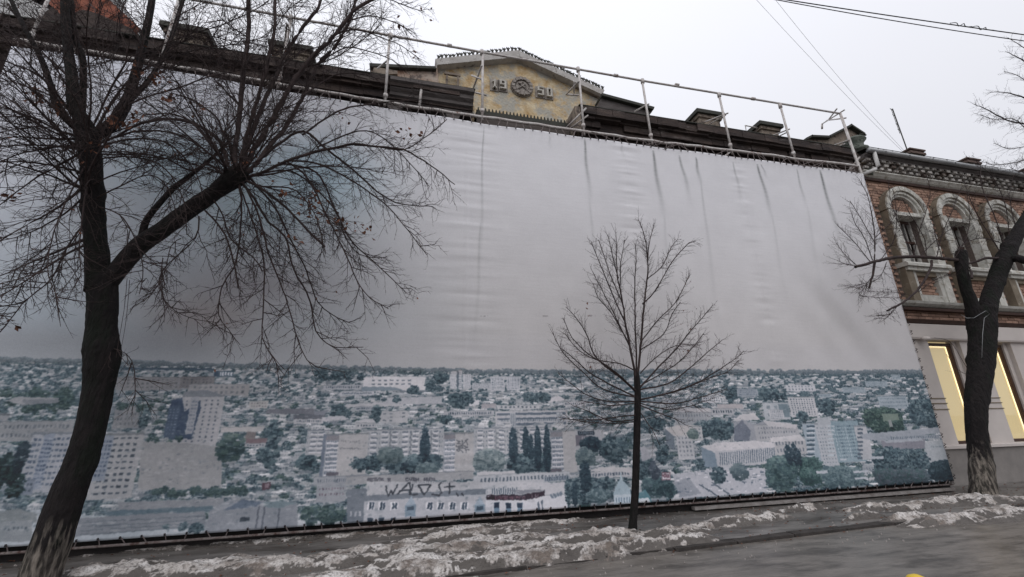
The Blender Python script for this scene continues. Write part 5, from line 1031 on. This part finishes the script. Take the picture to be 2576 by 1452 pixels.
limb(lt, [(357, 600, TY - .05, 12), (366, 560, TY - .1, 10), (389, 526, TY - .15, 9), (437, 474, TY - .2, 8), (488, 434, TY - .2, 6), (539, 392, TY - .2, 4.5), (590, 340, TY - .3, 3)], seed=10)
HY = TY - .2
T = Tree(5)
ups = [([(600, 440), (591, 399), (605, 266), (614, 171), (624, 95), (626, -20)], 9, 7, .1), ([(604, 440), (607, 399), (633, 297), (660, 213), (675, 145), (690, 76), (692, -20)], 7, 5, -.2), ([(606, 436), (614, 392), (652, 285), (698, 183), (721, 129), (763, 68), (801, 19), (815, -30)], 8, 4, .3),
       ([(612, 434), (637, 380), (679, 312), (724, 228), (763, 171), (801, 129), (846, 84), (888, 30), (949, -10)], 10, 4.5, -.1), ([(612, 440), (632, 428), (679, 365), (717, 323), (740, 282), (770, 228), (801, 160), (839, 122), (877, 57), (900, -20)], 8, 4, .4)]
for tr, a, b, dy in ups: T.traced(tr, a * .85, b * .85, HY, HY + dy, 1.1, .35, .1, 1, .05, n=8, Lk=.95)
downs = [([(622, 446), (652, 437), (717, 407), (789, 384), (839, 373), (892, 363), (949, 369), (1014, 377), (1052, 396), (1097, 426), (1143, 464)], 7, 1.4, -.4), ([(892, 365), (949, 369), (1014, 377), (1063, 350), (1098, 325), (1125, 300)], 3, 1.2, -.4),
         ([(615, 440), (660, 395), (702, 361), (763, 331), (827, 380), (892, 430), (960, 491), (1014, 514), (1090, 519)], 7, 1.2, .2), ([(716, 405), (790, 410), (860, 440), (915, 474), (965, 510), (1006, 554), (1074, 642)], 4, 1.2, -.3),
         ([(700, 410), (795, 434), (840, 520), (880, 600), (930, 650), (975, 690), (1022, 737)], 4, 1.2, .1), ([(720, 405), (775, 450), (830, 560), (875, 650), (895, 700), (925, 745), (978, 777)], 4, 1.2, -.5),
         ([(620, 455), (656, 474), (716, 520), (760, 565), (818, 622)], 5.5, 3.6, -.3), ([(610, 460), (640, 500), (676, 560), (716, 594), (740, 681), (779, 753), (795, 833), (843, 873), (915, 873)], 5.5, 1.2, 0), ([(612, 460), (650, 540), (676, 640), (700, 700), (724, 765), (748, 853), (772, 905), (795, 925)], 4.5, 1.1, -.4),
         ([(600, 460), (650, 600), (664, 673), (662, 780), (660, 849), (690, 905), (716, 945)], 4, 1.1, -.6), ([(600, 465), (608, 520), (596, 650), (570, 700), (556, 725), (550, 793), (575, 830), (605, 868)], 4, 1.1, -.3), ([(516, 530), (545, 560), (568, 594), (585, 650), (600, 725)], 4.5, 2.8, -.3),
         ([(500, 545), (490, 600), (410, 680), (405, 730), (425, 770), (480, 800), (550, 812)], 3.2, 1, -.5), ([(410, 650), (405, 700), (415, 760), (440, 780)], 2.4, 1, -.5), ([(455, 600), (430, 620), (410, 700), (360, 760)], 2.2, 1, -.4), ([(535, 500), (560, 540), (580, 600), (640, 650), (660, 683)], 3.5, 2.2, -.4),
         ([(569, 422), (546, 377), (511, 335), (473, 300), (420, 285), (360, 290)], 6, 2, .1), ([(573, 411), (553, 357), (505, 320), (455, 303), (404, 300), (337, 317), (290, 345)], 7, 5, 0), ([(590, 430), (585, 380), (560, 330), (540, 290), (480, 250), (430, 235)], 6, 2, .3),
         ([(560, 440), (520, 410), (485, 431), (420, 400), (350, 385), (280, 380)], 5, 2, -.2), ([(640, 470), (700, 470), (745, 480), (780, 520), (800, 560), (820, 640)], 3.5, 1.2, -.5), ([(640, 440), (730, 430), (800, 480), (850, 540), (870, 600), (905, 640), (960, 650)], 3.6, 1.1, .3),
         ([(630, 450), (690, 520), (730, 600), (770, 680), (800, 760), (850, 800), (880, 812)], 4, 1.1, .2), ([(760, 340), (850, 280), (930, 262), (1000, 255), (1065, 250)], 4, 1.2, -.2), ([(800, 370), (900, 330), (960, 345), (1040, 420), (1080, 470)], 3, 1, .3),
  ([(846, 84), (900, 75), (960, 95), (1010, 115), (1058, 152)], 3, 1, .1), ([(860, 60), (930, 40), (1000, 60), (1045, 85)], 3, 1, -.2), ([(888, 30), (960, -5), (1020, 15), (1068, 30)], 3, 1, .2), ([(801, 160), (870, 120), (930, 130), (985, 150), (1020, 175)], 3, 1, 0), ([(763, 240), (840, 190), (900, 185), (960, 200)], 3, 1, .2)]
for tr, a, b, dy in downs: T.traced(tr, a * .72, b * .8, HY, HY + dy, 1.05, 0, .8, 1, .12, n=6, Lk=.62)
lefts = [([(210, 345), (150, 330), (90, 300), (40, 280), (-60, 250)], 7, -.5), ([(205, 350), (130, 350), (60, 345), (-60, 350)], 7, .2), ([(205, 365), (130, 372), (60, 385), (-60, 430)], 7, -.9), ([(200, 375), (140, 368), (60, 365), (-60, 372)], 6, .3), ([(205, 385), (120, 430), (60, 470), (-60, 560)], 6, -.4),
         ([(210, 470), (150, 520), (80, 560), (-60, 640)], 7, -.7), ([(215, 490), (160, 540), (60, 590), (-60, 620)], 5, .2), ([(215, 600), (150, 630), (80, 660), (-60, 720)], 7, -.3), ([(215, 615), (150, 650), (60, 710), (-60, 780)], 6, -1.), ([(215, 560), (170, 620), (130, 700), (60, 760), (30, 800), (-20, 860)], 4, -.8),
         ([(210, 330), (170, 300), (100, 240), (40, 190), (-60, 150)], 8, -.5), ([(215, 320), (140, 250), (60, 215), (-60, 180)], 6, .4), ([(190, 300), (110, 200), (30, 160), (-60, 130)], 7, -1.2), ([(180, 200), (100, 130), (30, 90), (-60, 50)], 6, .3), ([(230, 420), (210, 520), (200, 620), (205, 700)], 4, -.8),
         ([(225, 400), (180, 480), (140, 570), (120, 680), (150, 760)], 4, -1.2), ([(240, 500), (300, 470), (370, 440), (420, 470), (450, 560)], 3.5, -.6), ([(250, 400), (330, 395), (410, 420), (460, 500), (470, 590)], 4, -.6), ([(250, 370), (330, 350), (420, 360), (490, 430), (510, 500)], 5, -.5),
         ([(250, 360), (350, 330), (450, 340), (540, 400), (560, 470)], 5, .4), ([(245, 520), (300, 540), (340, 600), (360, 680), (350, 740)], 3.2, -.8), ([(235, 340), (280, 260), (340, 190), (420, 150), (520, 120), (620, 110)], 6, .3), ([(230, 330), (280, 220), (320, 140), (300, 60), (330, -30)], 5, -.6), ([(240, 330), (330, 260), (450, 220), (540, 190), (640, 170)], 5, -.5),
         ([(260, 870), (318, 890), (338, 930), (340, 1000)], 1.8, -.1), ([(20, 10), (60, 60), (140, 90), (200, 130)], 5, .2)]
for tr, a, dy in lefts: T.traced(tr, a * .75, 1.2, TY - .05, TY - .05 + dy, 1. if len(tr) < 5 or a > 2 else .2, .1, .55, 1, .07, n=6, Lk=.8)
for k in range(44):       # young shoots bursting from the two pollard heads
    h = P(216, 350 + 150 * R(), TY - .05) if k % 2 else P(590 + U(-25, 25), 445, HY); d = T.rv(); d[2] = abs(d[2]) * .9 - .1; d[1] -= .25; T.shoot(h, d, U(1., 2.2), U(.009, .017), 0, .1, .5, .85, .2, .06)
for tr in ([(420, 680), (395, 800), (370, 905)], [(405, 690), (370, 820), (345, 950)]):
    pass
for hx, hy_, dy, n_, sp in ((1170, 60, 0, 0, 0),): pass
for tr, a, dy in (([(205, 300), (188, 268), (180, 190), (170, 109), (163, 10), (162, -60)], 4, 0), ([(147, 277), (128, 217), (103, 147), (65, 76), (30, 5)], 4, -.1), ([(300, 290), (326, 236), (353, 140), (375, 43), (388, -40)], 4, 0), ([(300, 280), (374, 202), (421, 121), (448, 40), (470, -30)], 3, .05), ([(209, 200), (190, 98), (178, 0)], 3, 0),
                  ([(353, 140), (450, 95), (560, 62), (650, 20), (700, -20)], 3, .1), ([(421, 121), (510, 90), (600, 105), (680, 90)], 2.6, -.3), ([(374, 202), (470, 150), (560, 140), (650, 150), (720, 120)], 3, .3), ([(326, 236), (270, 170), (240, 90), (260, 10)], 2.6, -.3), ([(370, 70), (320, 30), (280, -20)], 2.4, 0), ([(448, 40), (500, 10), (540, -30)], 2.2, 0), ([(624, 95), (560, 50), (520, -10)], 2.4, .1),
                  ([(605, 266), (540, 200), (500, 130), (470, 60)], 3, -.2), ([(660, 213), (720, 150), (740, 60), (735, -20)], 2.6, .1), ([(633, 297), (580, 230), (560, 150), (575, 70)], 2.6, .2), ([(763, 171), (830, 150), (900, 110), (960, 60)], 2.6, -.3), ([(701, 183), (760, 130), (850, 100), (900, 20)], 2.4, .3), ([(690, 76), (720, 30), (770, -10)], 2, 0), ([(170, 109), (110, 60), (80, -10)], 2.6, .1), ([(180, 190), (240, 150), (300, 80), (310, -10)], 2.8, .1)):
    T.traced(tr, a * .7, 1., TY - .15, TY - .15 + dy, 1.15, .25, .15, 1, .05, n=5, Lk=.9)
leafspots = [(780, 520, 22), (845, 560, 14), (905, 565, 10), (925, 575, 5), (800, 490, 10), (720, 470, 8), (330, 305, 20), (280, 300, 16), (90, 240, 20), (145, 265, 16), (245, 365, 9), (400, 200, 16), (340, 170, 10), (420, 240, 14), (500, 275, 6), (35, 480, 9), (30, 820, 5), (1050, 325, 7), (1010, 330, 6), (1000, 60, 6), (1066, 32, 4), (1040, 135, 4), (865, 290, 6), (620, 410, 6), (740, 600, 8)]
for px, py, n_ in leafspots:
    for _ in range(n_): T.add_leaf(P(px + T.rn.normal() * 14, py + T.rn.normal() * 12, HY - .3 + .3 * R()), U(.028, .052))
for tr in ([(320, 700), (312, 780), (300, 850), (292, 900)], [(326, 705), (318, 800), (304, 880)]): T.traced(tr, .9, .6, TY, TY - .05, .02, 0, 0, 1, 0, n=4)
T.finish(lt)
# --- the young tree in the middle
SY = 6.66; b0 = G(1592, 1340); st = empty('young_lime_tree', (b0[0], SY, 0), 'slender young bare tree with ascending twigs in front of the banner centre', 'tree')
limb(st, [(1590, 1352, SY, 12), (1592, 1325, SY, 10.5), (1598, 1230, SY, 9.6), (1602, 1104, SY, 9), (1604, 1006, SY, 8.6), (1603, 967, SY, 8), (1600, 935, SY, 6.5)], 'trunk', m_bark, 16, .07, 12, .25)
S = Tree(9); Y3 = SY
def S_(tr, a, b, dy, d=1.8, L_=.55): return S.traced(tr, a * .72, b * .8, Y3, Y3 + dy, d, .3, 0, 2, .02, wob=.16, n=6, Lk=L_ * 2.3, t0=.15)
for tr, a, dy in (([(1602, 960), (1588, 889), (1573, 811), (1565, 750), (1553, 693), (1551, 640), (1549, 588)], 4.5, -.1), ([(1603, 960), (1610, 889), (1616, 811), (1622, 750), (1629, 693), (1628, 640), (1620, 590), (1606, 552)], 4.5, .15), ([(1603, 960), (1600, 880), (1598, 800), (1597, 720), (1600, 660), (1598, 612)], 3.6, -.3),
                  ([(1629, 693), (1632, 620), (1645, 565)], 2, .1), ([(1616, 765), (1650, 730), (1690, 660), (1735, 610), (1750, 608)], 2.6, -.2), ([(1630, 700), (1665, 670), (1690, 620), (1706, 602)], 2, .2), ([(1573, 811), (1545, 750), (1520, 690), (1500, 640), (1487, 607)], 2.8, -.2), ([(1565, 760), (1535, 690), (1515, 630), (1506, 603)], 2.2, .2),
                  ([(1555, 700), (1540, 640), (1529, 590)], 2, 0), ([(1560, 720), (1562, 660), (1571, 604)], 2, -.2), ([(1588, 880), (1550, 800), (1520, 740), (1490, 683)], 2.6, -.4), ([(1585, 870), (1540, 790), (1505, 750), (1493, 713)], 2.2, .3), ([(1612, 860), (1660, 800), (1700, 760), (1736, 690)], 2.5, .3), ([(1612, 880), (1670, 840), (1690, 790), (1712, 760)], 2.2, -.4),
                  ([(1604, 990), (1560, 950), (1500, 900), (1475, 840), (1450, 800), (1423, 772)], 3.4, -.2), ([(1603, 985), (1540, 930), (1480, 890), (1440, 850), (1418, 803)], 3.2, -.5), ([(1602, 1000), (1530, 965), (1480, 935), (1430, 890), (1409, 875)], 3.2, .1), ([(1602, 1000), (1520, 980), (1470, 940), (1411, 880), (1391, 836)], 2.6, -.5),
                  ([(1600, 1010), (1530, 1010), (1470, 990), (1405, 940)], 2.6, -.2), ([(1602, 935), (1560, 915), (1500, 905), (1455, 880), (1420, 838)], 2.4, .3), ([(1600, 1014), (1540, 1020), (1460, 1008)], 2.4, -.4), ([(1600, 1045), (1560, 1048), (1500, 1056), (1430, 1055)], 2.6, -.5), ([(1600, 1055), (1540, 1060), (1480, 1035), (1440, 1020)], 2.6, -.2), ([(1600, 1060), (1550, 1065), (1480, 1062), (1405, 1050)], 2.2, .2),
                  ([(1610, 975), (1660, 920), (1700, 880), (1740, 830), (1775, 790), (1790, 772)], 3.4, -.2), ([(1610, 980), (1680, 965), (1730, 930), (1770, 895), (1800, 870), (1818, 855)], 3.2, .2), ([(1610, 1005), (1680, 990), (1750, 965), (1800, 935), (1840, 910), (1872, 883)], 3.4, -.4), ([(1612, 1005), (1700, 985), (1790, 950), (1830, 935), (1860, 905)], 2.4, .2),
                  ([(1612, 1010), (1700, 1015), (1760, 1000), (1810, 985), (1830, 978)], 2.6, -.3), ([(1612, 1020), (1660, 1040), (1700, 1055), (1725, 1070)], 2.4, -.4), ([(1612, 970), (1680, 930), (1720, 900), (1770, 840), (1771, 842)], 2.4, .3), ([(1610, 940), (1650, 900), (1700, 870), (1762, 868)], 2, -.5), ([(1612, 1040), (1640, 1080), (1660, 1120)], 1.8, -.5), ([(1612, 1015), (1680, 1030), (1740, 1020), (1800, 1000)], 2, .3)):
    S_(tr, a, .9, dy)
for px, py, n_ in ((1670, 648, 3), (1735, 705, 4), (1740, 770, 3), (1722, 880, 8), (1730, 820, 6), (1480, 778, 3), (1685, 660, 2)):
    for _ in range(n_): S.add_leaf(P(px + S.rn.normal() * 9, py + S.rn.normal() * 9, SY), U(.015, .028))
S.finish(st)
# --- the pollarded tree at the right edge
RY = 7.02; b0 = G(2476, 1250); rt = empty('pollarded_tree', (b0[0], RY, 0), 'thick forked pollarded tree with limewashed foot before the brick house', 'tree')
mwr = bark('limewashed_bark_grey', .95)
limb(rt, [(2478, 1258, RY, 42), (2474, 1235, RY, 38), (2467, 1154, RY, 33.5), (2458, 1090, RY, 30), (2455, 1032, RY, 31), (2460, 980, RY, 34), (2468, 920, RY, 37), (2471, 860, RY, 38), (2470, 815, RY, 42), (2466, 780, RY, 42)], 'trunk', mwr, 26, .05, 21, .12)
limb(rt, [(2458, 800, RY, 24), (2446, 770, RY, 20), (2430, 725, RY - .02, 17), (2420, 680, RY - .04, 17), (2418, 655, RY - .05, 19), (2418, 634, RY - .05, 16)], 'limb', mwr, 18, .06, 22)
limb(rt, [(2478, 800, RY, 30), (2490, 753, RY, 26), (2506, 704, RY, 25), (2523, 660, RY - .05, 27), (2545, 615, RY - .08, 23), (2566, 575, RY - .1, 20), (2600, 520, RY - .1, 18), (2640, 430, RY - .1, 15), (2660, 330, RY - .2, 12), (2665, 200, RY - .2, 9)], 'limb', mwr, 20, .06, 23)
limb(rt, [(2530, 655, RY - .05, 14), (2560, 650, RY - .3, 14), (2600, 655, RY - .5, 13), (2680, 600, RY - .6, 10)], 'limb', mwr, 14, .06, 24)
limb(rt, [(2535, 630, RY - .05, 8), (2560, 600, RY + .1, 7), (2590, 570, RY + .1, 6)], 'limb', mwr, 10, .06, 25)
Q = Tree(14)
def Q_(tr, a, b, dy, d=.85, up=.2, g=.1, L_=1.4, lv=2, t0=.12): return Q.traced(tr, a * (.65 if a < 4 else 1), b * (.75 if b < 2 else 1), RY - .05, RY - .05 + dy, d, up, g, lv, .01, wob=.17, n=7, Lk=L_, t0=t0)
Q_([(2409, 655), (2356, 649), (2298, 646), (2242, 649), (2200, 659), (2151, 672)], 6.5, 4.5, -.1, .35); Q_([(2425, 665), (2450, 660), (2480, 650), (2520, 650)], 4, 5, 0, .3); Q_([(2343, 655), (2343, 668), (2327, 704), (2298, 740), (2265, 765), (2232, 781)], 4, 3, -.2, .5); Q_([(2428, 668), (2440, 675), (2445, 700)], 4, 3.5, -.2, .2); Q_([(2200, 660), (2196, 690), (2185, 726)], 4, 2.6, -.1, .7)
up_ = [([(2200, 655), (2200, 590), (2190, 525), (2180, 486), (2160, 450)], 3.2, .1), ([(2195, 655), (2175, 600), (2150, 560), (2140, 530)], 2.2, -.2), ([(2190, 660), (2150, 610), (2120, 580), (2105, 565)], 2, .1), ([(2200, 610), (2160, 540), (2138, 505)], 2, 0), ([(2165, 670), (2130, 665), (2105, 655)], 2, -.1), ([(2160, 672), (2125, 640), (2103, 610)], 1.8, .2),
       ([(2200, 600), (2240, 560), (2262, 520)], 1.8, -.1), ([(2215, 655), (2250, 600), (2255, 540), (2248, 480)], 2, .1), ([(2298, 646), (2310, 590), (2330, 530), (2340, 480), (2330, 440)], 2.6, -.2), ([(2300, 646), (2260, 560), (2240, 500), (2235, 460)], 2.2, .2), ([(2330, 648), (2325, 600), (2290, 540), (2270, 500)], 2, -.2), ([(2356, 649), (2370, 590), (2400, 520), (2420, 470)], 2.6, .2),
       ([(2400, 652), (2430, 600), (2440, 540), (2430, 480)], 2.4, -.2), ([(2370, 650), (2350, 580), (2345, 520)], 2, .2), ([(2310, 650), (2360, 600), (2420, 560), (2490, 540)], 2, -.3), ([(2185, 710), (2150, 720), (2135, 722)], 1.6, 0), ([(2190, 700), (2170, 730), (2165, 745), (2260, 750)], 1.6, -.2), ([(2260, 765), (2240, 790), (2205, 795)], 1.6, -.1), ([(2250, 775), (2230, 800), (2200, 800)], 1.4, .1), ([(2230, 660), (2210, 700), (2150, 728)], 1.6, -.3), ([(2310, 735), (2360, 700), (2410, 690)], 2, -.2), ([(2298, 745), (2250, 735), (2180, 735)], 1.6, -.2),
       ([(2520, 640), (2470, 560), (2440, 500), (2420, 440)], 3, .2), ([(2530, 620), (2500, 540), (2470, 470), (2465, 414), (2445, 402), (2430, 393)], 3, .3), ([(2540, 610), (2530, 520), (2500, 450), (2470, 420)], 2.6, -.2), ([(2535, 620), (2480, 600), (2430, 610), (2400, 640)], 2.4, -.5), ([(2560, 590), (2540, 500), (2550, 440)], 2.6, .2),
       ([(2440, 940), (2420, 905), (2390, 860), (2350, 850)], 1.2, -.05), ([(2440, 945), (2410, 930), (2380, 890)], 1.2, .05)]
for k, (tr, a, dy) in enumerate(up_): Q_(tr, a, .9, dy, 1.7 if k < len(up_) - 2 else .1, .3)
for tr, a, dy in (([(2655, 380), (2600, 320), (2540, 305), (2480, 275), (2450, 262)], 4, -.4), ([(2660, 330), (2600, 260), (2540, 235), (2490, 232)], 4, .2), ([(2665, 250), (2610, 180), (2570, 150), (2530, 130)], 4, -.2), ([(2650, 420), (2600, 400), (2550, 410), (2500, 415), (2480, 408)], 3.5, -.3), ([(2650, 400), (2590, 370), (2540, 375), (2500, 360)], 3, .3), ([(2665, 220), (2600, 140), (2560, 110), (2535, 95)], 3, .1), ([(2650, 360), (2590, 330), (2550, 300), (2500, 300), (2470, 290)], 3, -.6), ([(2665, 280), (2600, 220), (2560, 190), (2525, 180)], 3, .3), ([(2660, 450), (2600, 440), (2560, 430), (2540, 420)], 3, -.2)):
    Q_(tr, a, 1., dy, 1.5, .05, .3, 1.8)
Q.finish(rt)
# ------------------------------------------------------------------ overhead cables, antenna, odd bits
m_cab = mat('black_cable', (.02, .02, .022), rough=.6, bump=0); m_wire = mat('pale_thin_wire', (.3, .3, .32), rough=.6, bump=0)
def cable(name, a, b, ya, yb, sag, r, m_, label, n=26):
    p, q = P(*a, ya), P(*b, yb); pts = [p + (q - p) * t - np.array([0, 0, sag * 4 * t * (1 - t)]) for t in np.linspace(0, 1, n)]
    o = MB().tube(pts, r, 5).build(name, m_); return tag(o, label, 'cable', 'overhead cables')
cable('overhead_cable', (1700, -45), (2760, 112), 6.2, 4.6, .06, .012, m_cab, 'upper of the two black cables crossing the top right corner')
cable('overhead_cable', (1700, -50), (2760, 128), 6.1, 4.7, .13, .01, m_cab, 'lower sagging black cable crossing the top right corner')
p = P(2390, 57, 5.0); q = P(2505, 76, 4.9); mb = MB(); pts = [p + (q - p) * t + np.array([0, .02 * math.sin(t * 40), -.012 + .03 * math.sin(t * 26)]) for t in np.linspace(0, 1, 60)]; mb.tube(pts, .008, 5)
tag(mb.build('cable_coil', m_cab), 'loose black wire wound round the cable at the top right', 'wire')
cable('thin_wire', (1885, -20), (2290, 400), 6.5, 9., .15, .0035, m_wire, 'left of two faint thin wires slanting down through the sky')
cable('thin_wire', (1935, -20), (2275, 380), 6.5, 9.2, .2, .0035, m_wire, 'right of two faint thin wires slanting down through the sky')
cable('thin_wire', (2170, 382), (2470, 415), 9, 9, .05, .003, m_wire, 'faint level wire just above the snow guard of the brick house')
cable('thin_wire', (2380, 420), (2640, 350), 9, 9, -.05, .003, m_wire, 'faint rising wire at the right between chimney and tree')
cable('thin_wire', (740, 0), (1000, 95), 7, 9.0, .05, .003, m_wire, 'faint wire behind the left tree above the pipe frame')
w_ = [P(px, py, yy) for px, py, yy in ((2418, 792, 6.98), (2432, 800, 6.62), (2450, 800, 6.6), (2466, 790, 6.6), (2480, 782, 6.6), (2490, 790, 6.62), (2476, 800, 6.6), (2472, 840, 6.62), (2470, 900, 6.63))]
tag(MB().tube(w_, .0045, 5).build('tied_wire', m_zinc), 'pale wire tied round the fork of the right hand tree', 'wire')
a = P(2245, 274, 9.4); b = P(2283, 380, 9.4); an = empty('antenna', tuple(b), 'leaning roof antenna mast with short cross bars above the first chimney', 'antenna')
MB().tube([b - np.array([0, 0, .35]), b, a], .02, 6).build('mast', m_dkmet, an)
for t, w in ((.06, .22), (.2, .2), (.33, .12), (.42, .2), (.55, .2)):
    c = a + (b - a) * t; MB().tube([c + np.array([-w - .08, -.1, -.02]), c + np.array([.02, 0, .02])], .009, 5).build('antenna_bar', m_dkmet, an)
MB().tube([a + (b - a) * .02 + np.array([-.12, -.03, 0]), a + (b - a) * .62 + np.array([-.12, -.03, 0])], .008, 5).build('antenna_bar', m_dkmet, an)
m_yel = mat('yellow_plastic', (.7, .5, .05), (.6, .42, .04), rough=.4, bump=0)
p = G(2304, 1447, .28); mb = MB(); mb.lathe((p[0], p[1], -.08), [(.09, 0), (.09, .28), (.085, .32), (.06, .35), (.02, .365)], 16); mb.build('yellow_bollard', m_yel); tag(bpy.context.scene.objects['yellow_bollard'], 'yellow rounded cap barely showing at the bottom edge right of centre', 'bollard')
# grit, dead leaves and ice crumbs lying about
m_grit = mat('ice_crumb', (.36, .33, .31), (.2, .18, .17), rough=.6, bump=0)
mb = MB()
for _ in range(900):
    x = U(-6, 15); y = U(kerb_y(x) + .1, 7.9) if R() < .75 else U(5.1, kerb_y(x)); z = .0 if y > kerb_y(x) else -.035; s = U(.005, .016) ; h = s * U(.3, .8)
    vs = [(x + s * U(.6, 1) * math.cos(a), y + s * U(.6, 1) * math.sin(a), z) for a in (0, 1.3, 2.5, 3.8, 5.)]; mb.add(vs + [(x, y, z + h + .012)], [(0, 1, 5), (1, 2, 5), (2, 3, 5), (3, 4, 5), (4, 0, 5)])
tag(mb.build('ice_crumbs', m_grit), 'small ice crumbs scattered over the wet pavement', kind='stuff')
mb = MB()
for _ in range(900):
    x = U(-6, 14); y = U(kerb_y(x) - .3, 7.9); z = .02 if y > kerb_y(x) else -.02; s = U(.012, .03); a = U(0, 6.3); mb.add([(x - s * math.cos(a), y - s * math.sin(a), z), (x + s * .5 * math.sin(a), y - s * .5 * math.cos(a), z + .008), (x + s * math.cos(a), y + s * math.sin(a), z), (x - s * .5 * math.sin(a), y + s * .5 * math.cos(a), z + .01)], [(0, 1, 2, 3)])
tag(mb.build('fallen_leaves', m_leaf), 'dead brown leaves and litter on the snow and pavement', kind='stuff')
